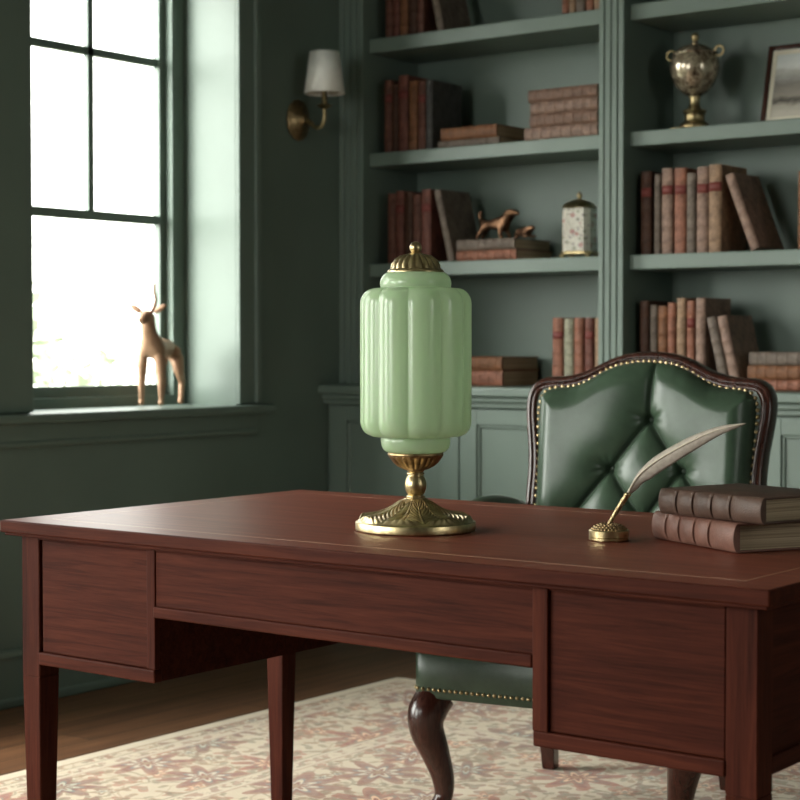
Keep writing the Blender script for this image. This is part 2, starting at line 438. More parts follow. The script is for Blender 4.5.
def board(name, pts):                                    # baseboard pieces: boxes with a moulded cap
    m = MB()
    for (x0, x1, y0, y1, nx, ny) in pts:
        m.box(x0 + min(0, nx) * .018, x1 + max(0, nx) * .018, y0 + min(0, ny) * .018, y1 + max(0, ny) * .018, 0, 0.15, 0.002)
        m.box(x0 + min(0, nx) * .026, x1 + max(0, nx) * .026, y0 + min(0, ny) * .026, y1 + max(0, ny) * .026, 0.15, 0.18, 0.008)
        m.box(x0 + min(0, nx) * .030, x1 + max(0, nx) * .030, y0 + min(0, ny) * .030, y1 + max(0, ny) * .030, 0.0, 0.03, 0.008)
    return struct(m.build(name, PAINT))
board('baseboard_left', [(WX, WX, FY, 5.085, 1, 0)])
board('baseboard_right', [(RX, RX, FY, BY, -1, 0)])
board('baseboard_front', [(WX + .03, RX - .03, FY, FY, 0, 1)])
board('baseboard_back', [(-1.85, RX - .03, BY, BY, 0, -1)])
m = MB(); m.box(WX, WX + 0.06, FY, 5.10, CH - 0.12, CH - 0.001, 0.02); struct(m.build('trim_1', PAINT))

# outdoors
gm = mat_plain('gravel', (0.30, 0.31, 0.24, 1), 0.9)
struct(MB().box(-40, WX - WTH, -30, 40, -0.5, -0.35).build('ground', gm))
def leafmat():
    t = NT('leaves'); n = t.noise(t.coords(), 3.0, 3)
    t.set(Base_Color=t.ramp(n, [(0.3, (0.27, 0.315, 0.23, 1)), (0.7, (0.40, 0.44, 0.34, 1))]), Roughness=0.6)
    return t.m
LEAF = leafmat(); BARK = mat_plain('bark', (0.12, 0.09, 0.06, 1), 0.9)
def shrub(name, loc, R, n, label, seed):
    r = random.Random(seed); root = empty(name, loc, label=label, cat='shrub')
    m = MB()
    for i in range(n):
        d = Vector((r.gauss(0, 1), r.gauss(0, 1), r.gauss(0, 1))).normalized() * (r.random() ** 0.45)
        p = Vector((d.x * R[0], d.y * R[1], R[2] + d.z * R[2]))
        u = Vector((r.gauss(0, 1), r.gauss(0, 1), r.gauss(0, 1))).normalized(); v = u.orthogonal().normalized()
        s = r.uniform(.05, .10)
        q = [p - u * s, p - u * .2 * s + v * s * .45, p + u * s, p - u * .2 * s - v * s * .45]
        m.bm.faces.new([m.bm.verts.new(x) for x in q])
    m.build('foliage', LEAF, root)
    k = MB()
    for i in range(7):
        a = i * 0.9; k.tube([(0, 0, 0), (.1 * math.cos(a), .1 * math.sin(a), R[2] * .6), (R[0] * .5 * math.cos(a), R[1] * .5 * math.sin(a), R[2] * 1.4)], [.04, .03, .012], 8)
    k.build('stem', BARK, root)
    return root
shrub('garden_shrub', (-9.3, 6.6, -0.35), (1.2, 1.3, 1.25), 2600, 'pale green leafy shrub outside the window at its left', 3)
shrub('garden_shrub', (-10.6, 8.8, -0.35), (1.3, 1.4, 0.85), 1500, 'low pale shrub outside the window behind the deer figurine', 5)

# ------------------------------------------------------------------ bookcases
SH = [(1.374, 1.424), (1.790, 1.840), (2.215, 2.268)]
PF, SF = 5.17, 5.21
def fluted(m, x0, x1, z0, z1):
    w = x1 - x0; d = 0.006; ns = 4; gap = 0.006
    m.box(x0, x1, PF + d, SF + .02, z0, z1)
    step = (w + gap) / ns
    for k in range(ns): m.box(x0 + k * step, x0 + k * step + step - gap, PF, PF + d + .002, z0, z1, 0.0028)
def bookcase(x0, x1, pil, label):
    root = empty('bookcase', ((x0 + x1) / 2, SF, 0.97), label=label, cat='bookcase')
    ox, oy, oz = root.location
    T = Matrix.Translation((-ox, -oy, -oz))
    top = CH - 0.14
    MB().box(x0, x1, BY - .012, BY - .002, .972, top).xf(T).build('back_panel', PAINT, root)
    for (a, b) in SH:
        m = MB().box(x0 + .0005, x1 - .0005, SF, BY - .012, a, b, 0.004); m.xf(T).build('shelf', PAINT, root)
    for a, b in pil:
        m = MB(); m.box(a, b, SF + .02, BY - .002, .972, top); m.xf(T).build('side_panel', PAINT, root)
        m = MB(); fluted(m, a, b, .972, top); m.xf(T).build('pilaster', PAINT, root)
    m = MB(); a, b = min(x0, min(p[0] for p in pil)), max(x1, max(p[1] for p in pil))
    m.box(a, b, PF - .005, BY - .002, top, CH - .07, .004); m.box(a, b, PF - .04, BY - .002, CH - .07, CH - .003, .012)
    m.xf(T).build('cornice', PAINT, root)
    return root
B1, B2 = (-4.104, -3.079), (-2.982, -1.972)
bookcase(B1[0], B1[1], [(WX + .001, B1[0]), (B1[1], B2[0] - .0005)], 'tall sage green built-in bookcase beside the window wall, left of the fluted pilaster')
bookcase(B2[0], B2[1], [(B2[1], -1.875)], 'tall sage green built-in bookcase on the right, holding the urn and framed picture')
root = empty('countertop', (-3.05, 5.05, .93), label='long sage green ledge running below both bookcases on the base cabinets', cat='countertop')
T = Matrix.Translation((3.05, -5.05, -.93))
m = MB(); m.box(WX + .001, -1.865, 5.045, BY - .002, .938, .970, .006); m.xf(T).build('ledge_board', PAINT, root)
m = MB(); m.box(WX + .001, -1.868, 5.062, 5.10, .915, .938, .008); m.box(WX + .001, -1.87, 5.074, 5.11, .897, .917, .006); m.xf(T).build('moulding', PAINT, root)
def base_cabinet(x0, x1, doors, label):
    root = empty('base_cabinet', ((x0 + x1) / 2, 5.09, 0), label=label, cat='cabinet')
    T = Matrix.Translation((-(x0 + x1) / 2, -5.09, 0))
    MB().box(x0, x1, 5.105, BY - .002, 0.001, .896).xf(T).build('cabinet_body', PAINT, root)
    m = MB(); m.box(x0, x1, 5.085, 5.105, .001, .13, .004); m.box(x0, x1, 5.078, 5.105, .10, .13, .006); m.xf(T).build('plinth', PAINT, root)
    for a, b in doors:
        m = MB(); z0, z1 = .135, .892; s = .072; t0, t1 = 5.085, 5.104
        m.box(a, a + s, t0, t1, z0, z1, .002); m.box(b - s, b, t0, t1, z0, z1, .002)
        m.box(a + s, b - s, t0, t1, z1 - .055, z1, .002); m.box(a + s, b - s, t0, t1, z0, z0 + .08, .002)
        for q in ((a + s, a + s + .012, z0 + .08, z1 - .055), (b - s - .012, b - s, z0 + .08, z1 - .055)): m.box(q[0], q[1], t0 + .006, t1, q[2], q[3], .004)
        m.box(a + s, b - s, t0 + .006, t1, z1 - .067, z1 - .055, .004); m.box(a + s, b - s, t0 + .006, t1, z0 + .08, z0 + .092, .004)
        m.box(a + s, b - s, t0 + .013, t1, z0 + .08, z1 - .055)
        m.xf(T).build('door', PAINT, root)
base_cabinet(WX + .002, -3.021, [(-4.186, -3.602), (-3.596, -3.03)], 'sage green panelled base cabinet under the left bookcase beside the window wall')
base_cabinet(-3.019, -1.875, [(-3.01, -2.442), (-2.436, -1.885)], 'sage green panelled base cabinet under the right bookcase behind the chair')

# ------------------------------------------------------------------ books
def book_meshes(w, h, d, col, label_col, bands, worn=0.25, rough=0.55, root=None):
    key = ('L', tuple(round(c, 3) for c in col))
    if key not in MATS: MATS[key] = mat_leather('book_leather', tuple(c * .84 for c in col) + (1,), rough, 0.3, .42, 160.0, .22, 34.0)
    lm = MATS[key]
    t = min(.0035, w * .12); rs = min(.007, w * .25)
    n = 8
    def arc(extra=0, z=0):                               # spine outline (x, y) around the back
        pts = []
        for k in range(n + 1):
            a = PI * k / n
            pts.append((-(w / 2) * math.cos(a), rs - (rs + extra) * math.sin(a), z))
        return pts
    m = MB()
    # spine shell with raised bands
    zs = [(0, 0)]
    for b in bands:
        zb = b * h; zs += [(zb - .0045, 0), (zb - .0028, .0018), (zb + .0028, .0018), (zb + .0045, 0)]
    zs.append((h, 0))
    m.loft([arc(e, z) + [(w / 2 - .001, rs + .004, z), (-w / 2 + .001, rs + .004, z)] for z, e in zs], True, True)
    for sx in (-1, 1):
        x0, x1 = sorted((sx * w / 2, sx * (w / 2 - t)))
        m.box(x0, x1, rs, d, 0, h, .0008, 1)
    m.build('cover', lm, root, True, 40)
    MB().box(-w / 2 + t * .9, w / 2 - t * .9, rs + .003, d - .005, .004, h - .004).build('pages', PAGES, root)
    if label_col:
        lk = ('P', tuple(label_col))
        if lk not in MATS: MATS[lk] = mat_leather('label_leather', (*label_col, 1), 0.5, 0.15, 0.2, 160.0)
        m = MB(); m.loft([arc(.0006, z) for z in (h * .695, h * .80)], False)
        lo = m.build('spine_label', MATS[lk], root, True); lo['label'] = 'red leather title patch'
        sd = lo.modifiers.new('s', 'SOLIDIFY'); sd.thickness = .0006

PAL = {'dark brown': (.070, .030, .018), 'red-brown': (.125, .050, .034), 'orange-brown': (.200, .085, .040), 'tan': (.300, .185, .115),
       'grey-brown': (.165, .125, .100), 'pale buff': (.36, .29, .215), 'dusty pink': (.270, .170, .130), 'faded brown': (.205, .118, .085), 'charcoal': (.060, .056, .052),
       'rust': (.260, .105, .065), 'beige-green': (.300, .280, .200), 'wine red': (.110, .028, .024), 'maroon': (.15, .055, .04)}
RED = (.150, .036, .030)
ORD = ['first', 'second', 'third', 'fourth', 'fifth', 'sixth', 'seventh', 'eighth']
B5 = (.14, .32, .50, .67, .86)
def upright(x0, x1, z, h, colname, label, group, red=False, d=.19, y=5.235, lean=0.0, h_=None, bands=B5):
    w = (x1 - x0) - .0008
    root = empty('book', label=label, cat='book', group=group)
    if lean:
        a = math.radians(lean); root.rotation_euler = (0, -a, 0)
        root.location = (x0 + w / 2 * math.cos(a), y, z + w / 2 * math.sin(a) + .0004)
    else:
        root.location = ((x0 + x1) / 2, y, z + .0004)
    book_meshes(w, h, d, PAL[colname], RED if red else None, bands, root=root)
    return root
def flat(x0, x1, z, t, colname, label, group, d=.20, y=5.24, rot=0):
    root = empty('book', (x0, y, z + t / 2 + .0003), (0, PI / 2, rot), label=label, cat='book', group=group)
    book_meshes(t - .0006, x1 - x0, d, PAL[colname], None, (.10, .22, .36, .50, .64, .78, .90), root=root)
    return root
def row(items, z, group, where, y=5.235):
    for i, (x0, x1, h, c, red) in enumerate(items):
        lab = '%s%s book, %s from the left %s' % (c, ' red-labelled' if red else ' leather', ORD[i], where)
        upright(x0, x1, z, h, c, lab, group, red, y=y)

Z0, Z1, Z2, Z3 = .970, 1.424, 1.840, 2.268
G = 'upright books on the bookcase shelves'
row([(-4.054, -4.019, .272, 'red-brown', 1), (-4.018, -3.989, .252, 'dark brown', 0), (-3.987, -3.943, .284, 'maroon', 1),
     (-3.938, -3.899, .258, 'orange-brown', 0), (-3.896, -3.861, .254, 'red-brown', 1), (-3.860, -3.828, .256, 'charcoal', 0)],
    Z2, G, "in the second shelf's upright row, left bookcase")
row([(-4.039, -4.001, .263, 'red-brown', 0), (-4.000, -3.961, .272, 'maroon', 1), (-3.960, -3.920, .263, 'dark brown', 0),
     (-3.919, -3.882, .253, 'red-brown', 0), (-3.881, -3.836, .270, 'maroon', 1)], Z1, G, 'on the shelf behind the lamp cap')
row([(-4.049, -4.014, .26, 'red-brown', 0), (-4.013, -3.981, .25, 'maroon', 0), (-3.980, -3.944, .262, 'orange-brown', 0),
     (-3.943, -3.901, .255, 'dark brown', 0), (-3.900, -3.868, .26, 'red-brown', 0)], Z3, G, 'at left on the top shelf, left bookcase')
row([(-3.270, -3.243, .255, 'rust', 0), (-3.242, -3.214, .25, 'tan', 0), (-3.213, -3.177, .26, 'grey-brown', 0),
     (-3.173, -3.142, .25, 'rust', 0), (-3.141, -3.108, .255, 'tan', 0)], Z3, G, "at the top shelf's right end, left bookcase")
row([(-3.306, -3.262, .244, 'rust', 1), (-3.258, -3.218, .240, 'beige-green', 0), (-3.217, -3.178, .243, 'rust', 0),
     (-3.173, -3.138, .243, 'maroon', 1), (-3.133, -3.100, .242, 'tan', 0)], Z0, G, 'on the ledge left of the pilaster')
row([(-2.954, -2.913, .281, 'dark brown', 1), (-2.902, -2.877, .268, 'grey-brown', 0), (-2.874, -2.832, .287, 'dusty pink', 1),
     (-2.826, -2.781, .285, 'rust', 1), (-2.780, -2.746, .266, 'grey-brown', 0), (-2.743, -2.700, .284, 'dusty pink', 1),
     (-2.699, -2.652, .289, 'tan', 1)], Z1, G, 'on the shelf below the urn')
row([(-2.956, -2.921, .298, 'dark brown', 0), (-2.917, -2.888, .283, 'grey-brown', 0), (-2.886, -2.850, .280, 'orange-brown', 0),
     (-2.849, -2.819, .290, 'rust', 0), (-2.815, -2.781, .306, 'tan', 0), (-2.777, -2.747, .296, 'rust', 1), (-2.744, -2.708, .305, 'dusty pink', 0)],
    Z0, G, 'on the ledge above the chair back')
GL = 'leaning books on the bookcase shelves'
upright(-3.806, -3.774, Z3, .262, 'grey-brown', 'grey-brown book leaning left on the top shelf of the left bookcase', GL, lean=13)
upright(-3.757, -3.727, Z1, .268, 'grey-brown', 'grey-brown book leaning left beside the flat books under the dog figurine', GL, lean=14)
upright(-2.545, -2.511, Z1, .265, 'dusty pink', 'pinkish book leaning steeply on the shelf below the urn', GL, lean=21)
upright(-2.6495, -2.6145, Z0, .243, 'grey-brown', 'greyish book leaning on the ledge beside the upright row, left one of two leaners', GL, lean=13)
upright(-2.6105, -2.5745, Z0, .246, 'dusty pink', 'pinkish book leaning on the ledge, outer of two leaners beside stacked books', GL, lean=13)
upright(-2.383, -2.345, Z1, .25, 'orange-brown', 'brown upright book alone at the right edge of the shelf below the picture', G)
GF = 'books lying flat on the bookcase shelves'
flat(-3.805, -3.535, Z2, .028, 'grey-brown', 'flat grey-brown book beneath another beside the dark upright books, second shelf', GF, .22)
flat(-3.793, -3.548, Z2 + .028, .046, 'orange-brown', 'flat orange-brown book, upper of two beside the second shelf uprights', GF, .22)
zz = Z2
for i, (a, b, t, c, l) in enumerate([(-3.427, -3.127, .048, 'dusty pink', 'bottom'), (-3.404, -3.128, .046, 'faded brown', 'second from bottom'), (-3.402, -3.127, .042, 'dusty pink', 'second from top'), (-3.411, -3.129, .044, 'faded brown', 'top')]):
    flat(a, b, zz, t, c, '%s flat book, %s of the four-high stack beside the pilaster' % (c, l), GF, .21); zz += t
flat(-3.723, -3.462, Z1, .038, 'rust', 'flat orange-red book, lower one under the dog figurine', GF, .25)
flat(-3.721, -3.470, Z1 + .038, .040, 'grey-brown', 'flat grey-brown book, upper one carrying the dog figurine', GF, .25)
flat(-3.795, -3.520, Z0, .056, 'rust', 'flat reddish book, lower of two on the ledge right of the lamp', GF, .25)
flat(-3.795, -3.522, Z0 + .056, .050, 'orange-brown', 'flat brown book, upper of two on the ledge right of the lamp', GF, .25)
zz = Z0
for a, b, t, c, l in [(-2.550, -2.285, .036, 'rust', 'bottom'), (-2.556, -2.280, .046, 'orange-brown', 'middle'), (-2.550, -2.29, .044, 'grey-brown', 'top')]:
    flat(a, b, zz, t, c, '%s flat book, %s of three stacked on the ledge right of the chair' % (c, l), GF, .21); zz += t

# ------------------------------------------------------------------ rug, desk
rcx, rcy = (RX0 + RX1) / 2, (RY0 + RY1) / 2
m = MB(); m.box(RX0 - rcx, RX1 - rcx, RY0 - rcy, RY1 - rcy, 0.0006, .010, .003)
rug = m.build('rug', RUG); rug.location = (rcx, rcy, 0)
tag(rug, 'cream persian rug with rust, olive and blue-grey flowers under the desk', 'rug')

DX0, DX1, DY0, DY1 = -2.826, -1.113, 2.36, 3.31
FL = .0105
desk = empty('writing_desk', (-1.97, 2.83, FL), label='large mahogany pedestal writing desk with inlaid top standing on the rug', cat='desk')
T = Matrix.Translation((1.97, -2.83, -FL))
P = lambda m, n, mt, par=desk, sm=False: m.xf(T).build(n, mt, par, sm)
m = MB(); m.box(DX0, DX1, DY0, DY1, .735, .760, .003); m.box(DX0 + .007, DX1 - .007, DY0 + .007, DY1 - .007, .729, .736, .002)
top = P(m, 'desktop', MAH['X'])
m = MB(); m.box(DX0 + .005, DX1 - .005, DY0 + .005, DY1 - .005, .7590, .7602, .0004, 1); P(m, 'veneer', MAHTOP, top)
m = MB(); i = .075; e = .0022
a, b, c, d = DX0 + i, DX1 - i, DY0 + i, DY1 - i
for q in ((a, b, c, c + e), (a, b, d - e, d), (a, a + e, c + e, d - e), (b - e, b, c + e, d - e)): m.box(*q, .7600, .7604)
P(m, 'inlay_line', INLAY, top)
LX = [-2.767, -1.172]; LY = [2.4165, 3.170]; hl = .0265
for x in LX:
    for y in LY:
        m = MB(); m.taper(x, y, .44, .729, hl, hl, .0015); m.taper(x, y, FL, .4405, .0185, hl, .0015)
        P(m, 'leg', MAH['Z'])
def pedestal(x0, x1, name):
    ya, yb, z0, z1 = 2.397, 3.190, .466, .729
    m = MB()
    m.box(x0, x1, ya + .004, yb, z0 + .002, z1)                                   # carcass
    pb = P(m, name, MAH['X'])
    m = MB(); m.box(x0 - .001, x1 + .001, ya - .010, ya + .012, z0, z0 + .026, .003); P(m, 'bottom_rail', MAH['X'], pb)
    return pb
pl = pedestal(-2.740, -2.409, 'left_pedestal')
m = MB(); m.box(-2.733, -2.431, 2.392, 2.402, .493, .722, .002); P(m, 'front_panel', MAH['X'], pl)
m = MB(); m.box(-2.4305, -2.408, 2.389, 2.402, .492, .7285, .002); P(m, 'stile', MAH['Z'], pl)
pr = pedestal(-1.541, -1.199, 'right_pedestal')
m = MB(); m.box(-1.512, -1.2, 2.392, 2.402, .493, .722, .002); P(m, 'front_panel', MAH['X'], pr)
m = MB(); m.box(-1.542, -1.5125, 2.385, 2.402, .492, .7285, .002); P(m, 'stile', MAH['Z'], pr)
# end panels under the top
for x0, x1, nx in ((-1.163, -1.153, 1), (-2.786, -2.776, -1)):
    m = MB(); m.box(x0, x1, 2.443, 3.1435, .470, .729); 
    xr = (x0 - .004, x1 + .006) if nx > 0 else (x0 - .006, x1 + .004)
    m.box(xr[0], xr[1], 2.443, 3.1435, .466, .495, .003)
    P(m, 'end_panel', MAH['Y'])
m = MB(); m.box(-2.4085, -1.5415, 2.392, 2.412, .615, .722, .002); m.box(-2.4085, -1.5415, 2.412, 3.175, .60, .727)
P(m, 'centre_drawer', MAH['X'])
m = MB(); m.box(-2.4085, -1.5425, 2.384, 2.412, .594, .616, .003); P(m, 'drawer_rail', MAH['X'])
m = MB(); m.box(-2.74, -1.2, 2.390, 2.41, .7225, .7292); P(m, 'apron_strip', MAH['X'])

# ------------------------------------------------------------------ table lamp
LAMP = (-2.025, 2.716, .7604)
lamp = empty('table_lamp', LAMP, label='jade green lobed glass table lamp on ornate brass foot, standing on the desk', cat='lamp')
lamp.scale = (.987, .987, 1)
K = .001965
def pz(y): return (528.5 - y) * K                      # height above the desk
# foot: lobed rim, acanthus ridges sweeping to the stem
prof = [(0.0, 0.0005), (.1165, 0.0005), (.1178, .0015), (.1180, .0035), (.1180, .0165), (.1172, .0178), (.1140, .0185)]
n_fl = 90
for k in range(n_fl + 1):
    t_ = k / n_fl
    r = .1135 * (1 - t_) + .0205 * t_
    z = .0188 + .0065 * math.sin(min(1, t_ * 5) * PI / 2) + .0375 * t_ ** 2.3
    prof.append((r, z))
prof += [(.0205, .0632), (.0, .0632)]
NL = 8
def foot(a, r, z, i):
    if i < 7:                                            # gentle lobed outline
        return r * (1 + .005 * math.cos(NL * a)) if r > .1 else r
    if r <= .0207: return r
    q = (.1135 - r) / (.1135 - .0205)
    ph = (a * NL / (2 * PI)) % 1.0; u = abs(ph - .5) * 2     # 0 on a leaf's midrib, 1 between two leaves
    base = r * (1 + .005 * math.cos(NL * a) * (1 - q))
    env = min(1, q * 14) * min(1, (1 - q) * 7)
    body = .0050 * (1 - u ** 2.6) * (1 - .35 * q) + .0020 * math.exp(-(u / .07) ** 2) + .0030 * math.exp(-((u - 1) / .07) ** 2)
    barb = .0046 * (abs(math.sin(PI * (9.0 * q + 2.6 * u ** .8))) ** .8 - .55) * min(1, max(.1, (u - .06) / .1)) * min(1, (1 - u) / .12) * (1 - .45 * q)
    tip = .0030 * math.exp(-((q - .06) / .035) ** 2) * (1 - u ** 2)
    return (base, z + env * (body + barb) + tip)
m = MB(); m.lathe(prof, 400, (0, 0, 0), foot); m.build('foot', BRASS, lamp, True, 75)
def arcp(r0, zc, R, n=12, a0=-60, a1=60):
    return [(r0 + R * math.cos(math.radians(a0 + (a1 - a0) * k / n)), zc + R * math.sin(math.radians(a0 + (a1 - a0) * k / n))) for k in range(n + 1)]
st = [(.0, .060), (.0180, .060)] + arcp(.0160, .0655, .0024, 6, -90, 90) + [(.0150, .0688)]
st += [(.0150 + .0066 * math.sin(PI * t) ** .8, .0688 + .0375 * t) for t in (.06, .14, .24, .36, .5, .62, .74, .85, .94)]
st += [(.0148, .1064)] + arcp(.0148, .1098, .0026, 6, -90, 90) + [(.0142, .1130), (.0165, .1150), (.0165, .1185), (.0, .1185)]
MB().lathe(st, 48).build('stem', BRASS, lamp, True, 50)
# cup with gadrooned underside
cup = [(.0, .1165), (.0165, .1165), (.024, .1185), (.033, .1230), (.042, .1300), (.0490, .1395), (.0515, .1430), (.0525, .1438), (.0545, .1452), (.0550, .1490), (.0535, .1510), (.0490, .1512), (.0, .1500)]
def gad(a, r, z, i):
    if 2 <= i <= 6: return r * (1 + .075 * abs(math.cos(11 * a)) - .045)
    return r
MB().lathe(cup, 208, (0, 0, 0), gad).build('cup', BRASSD, lamp, True, 50)
# glass body: ten lobes between two plain rounded collars
NB = 10
A0 = math.radians(37.22)                                # camera-side reference only sets the turn of the lobes
def prof_body():
    p = [(.0, .150), (.0505, .150), (.0525, .1515)]
    p += [(.0525 + .0155 * math.sin(PI / 2 * t), .1515 + .0195 * (1 - math.cos(PI / 2 * t))) for t in (.25, .5, .75, 1)]
    p += [(.0685, .177), (.0675, .180)]
    p += [(.0700, .181), (.080, .1822)]
    for t in (0, .15, .3, .45, .6, .75, .9, 1):
        p.append((.0830 + .0268 * math.sin(PI / 2 * t), .1822 + .030 * (1 - math.cos(PI / 2 * t))))
    zt = .4680
    p += [(.1098, .245), (.1098, .30), (.1098, .36), (.1098, .41), (.1098, zt - .030)]
    for t in (.15, .3, .45, .6, .75, .9, 1):
        p.append((.0830 + .0268 * math.cos(PI / 2 * t), zt - .030 + .030 * math.sin(PI / 2 * t)))
    p += [(.0720, zt + .001), (.0690, zt + .002), (.0695, zt + .006)]
    p += [(.0520 + .0180 * math.cos(PI / 2 * t), zt + .008 + .0235 * math.sin(PI / 2 * t)) for t in (.05, .2, .4, .6, .8, 1)]
    p += [(.0, zt + .032)]
    return p
def lobes(a, r, z, i):
    if r < .0722: return r
    ph = ((a + LOBE0) * NB / (2 * PI)) % 1.0
    c = abs(math.sin(PI * ph))                           # 0 in the crease, 1 on the crown of a lobe
    sc = 1 - .076 * (1 - c ** .75)
    k = min(1, (r - .0722) / .012)
    return r * (1 + (sc - 1) * k)
# creases at about -43, -7, 29, 65 degrees from the side that faces the room's near right corner
face = math.atan2(-.796, .605)
LOBE0 = -(face + math.radians(-8.6))
MB().lathe(prof_body(), 320, (0, 0, 0), lobes).build('glass_shade', JADE, lamp, True, 70)
cap = [(.0, .503), (.0535, .503), (.0560, .5045), (.0560, .5085), (.0540, .5105), (.0505, .5120), (.0470, .5185), (.0400, .5270), (.0305, .5335), (.0200, .5375), (.0150, .5385), (.0130, .5400), (.0, .5405)]
def capr(a, r, z, i):
    if 6 <= i <= 8:
        u = abs(math.sin(10 * a)); v = abs(math.sin(10 * a + .5 * PI))
        return (r * (1 + .045 * u ** 2 - .03 * (v > .97)), z + .0015 * u)
    return r
cap = [(r * .985, z - .0065 + .0030 * min(1, max(0, (z - .512) / .02))) for r, z in cap]
capo = MB().lathe(cap, 240, (0, 0, 0), capr).build('cap', BRASS, lamp, True, 50)
f = MB(); f.lathe([(.0, .539), (.008, .5395), (.0065, .5425)] + [(.0122 * math.sin(PI * t), .5535 - .0122 * math.cos(PI * t)) for t in (.2, .3, .4, .5, .6, .7, .8, .9)] + [(.0, .5657)], 32)
f.xf(Matrix.Translation((0, 0, -.0070)))
f.build('finial', BRASS, capo, True, 60)

# ------------------------------------------------------------------ inkwell and quill
INK = (-1.637, 2.791, .7603)
ink = empty('pen_holder', INK, label='small round brass pen holder with beaded domed top on the desk', cat='pen holder')
b = MB(); b.lathe([(.0, .0003), (.0355, .0003), (.0372, .002), (.0372, .006), (.0362, .0068), (.0372, .0076), (.0372, .0185), (.0355, .0205), (.0, .0205)], 64)
b.build('base', BRASS, ink, True, 40)
b = MB(); b.lathe([(.0, .020), (.0315, .020), (.0305, .0235), (.0260, .0268), (.0180, .0290), (.0080, .0300), (.0, .0302)], 48)
for ring, (r, z, n, s) in enumerate([(.0305, .0215, 30, .0030), (.0262, .0255, 24, .0030), (.0205, .0282, 18, .0029), (.0145, .0297, 13, .0026)]):
    for k in range(n):
        a = 2 * PI * (k + .5 * (ring % 2)) / n; b.ball((r * math.cos(a), r * math.sin(a), z), s, 1)
b.build('beaded_dome', BRASSD, ink, True, 60)
FEA = NT('feather'); vv = FEA.coords((1, 1, 1)); fn = FEA.noise(FEA.coords((1, 1, 1), (0, 0.7, 0)), 120.0, 3)
FEA.set(Base_Color=FEA.ramp(fn, [(0.3, (0.31, 0.26, 0.215, 1)), (0.7, (0.43, 0.37, 0.315, 1))]), Roughness=.7)
q0 = Vector(INK) + Vector((.0, .0, .0308))
quill = empty('quill_pen', q0, label='long pale grey-beige feather quill with a twisted brass grip, standing in the pen holder', cat='quill')
gp = [Vector((0, 0, 0)), Vector((.020, -.002, .028)), Vector((.0405, -.004, .056))]
m = MB(); m.tube(gp, [.0030, .0044, .0052], 12)
for k in range(46):                                       # twisted wire
    t = k / 45; p = gp[0].lerp(gp[2], t); a = t * 14 * PI; ax = (gp[2] - gp[0]).normalized(); u = ax.orthogonal().normalized(); v = ax.cross(u)
    m.ball(tuple(p + (u * math.cos(a) + v * math.sin(a)) * (.0028 + .0022 * t)), .0019, 1)
m.ball(tuple(gp[2]), .0066, 2, (1, 1, .7))
m.build('grip', BRASS, quill, True, 60)
rach = catmull([(.0405, -.004, .056), (.064, -.005, .091), (.105, -.006, .122), (.165, -.007, .1545), (.222, -.007, .1790), (.275, -.006, .192)], 8)
def off(s, side):                                        # vane width along the rachis
    up = interp(s, [(0, 0), (.06, .001), (.14, .0070), (.35, .0110), (.6, .0100), (.85, .0050), (1, 0)])
    dn = interp(s, [(0, 0), (.08, .008), (.14, .0120), (.22, .0185), (.42, .0200), (.62, .0160), (.85, .0080), (1, 0)])
    return up if side > 0 else -dn
m = MB(); N_ = len(rach); rows = []
tot = N_ - 1
dense = []
for i in range(tot):
    for k in range(6): dense.append(rach[i].lerp(rach[i + 1], k / 6))
dense.append(rach[-1])
ND = len(dense)
for i, p in enumerate(dense):
    s = i / (ND - 1); t = (dense[min(i + 1, ND - 1)] - dense[max(i - 1, 0)]).normalized()
    nrm = Vector((-t.z, 0, t.x)).normalized(); r_ = []
    jag = (i % 4) * .00045
    for j in range(-5, 6):
        f_ = j / 5; o = off(s, f_) * abs(f_) - (jag * (1 if f_ > 0 else -1) if abs(f_) == 1 and .1 < s < .97 else 0)
        back = abs(o) * -.35                              # barbs sweep towards the tip
        q = p + nrm * o - t * back
        q.y += .010 * f_ * f_ * (1 - .5 * s) + (i % 2) * .0004
        r_.append(q)
    rows.append(r_)
m.loft(rows, False)
fe = m.build('feather', FEA.m, quill, True, 80); sd = fe.modifiers.new('s', 'SOLIDIFY'); sd.thickness = .0007; sd.offset = 0
QS = mat_plain('quill_shaft', (.55, .47, .36, 1), .4)
MB().tube([p + Vector((0, -.001, 0)) for p in rach], [.0022 * (1 - .8 * i / (N_ - 1)) for i in range(N_)], 8).build('shaft', QS, quill, True, 80)

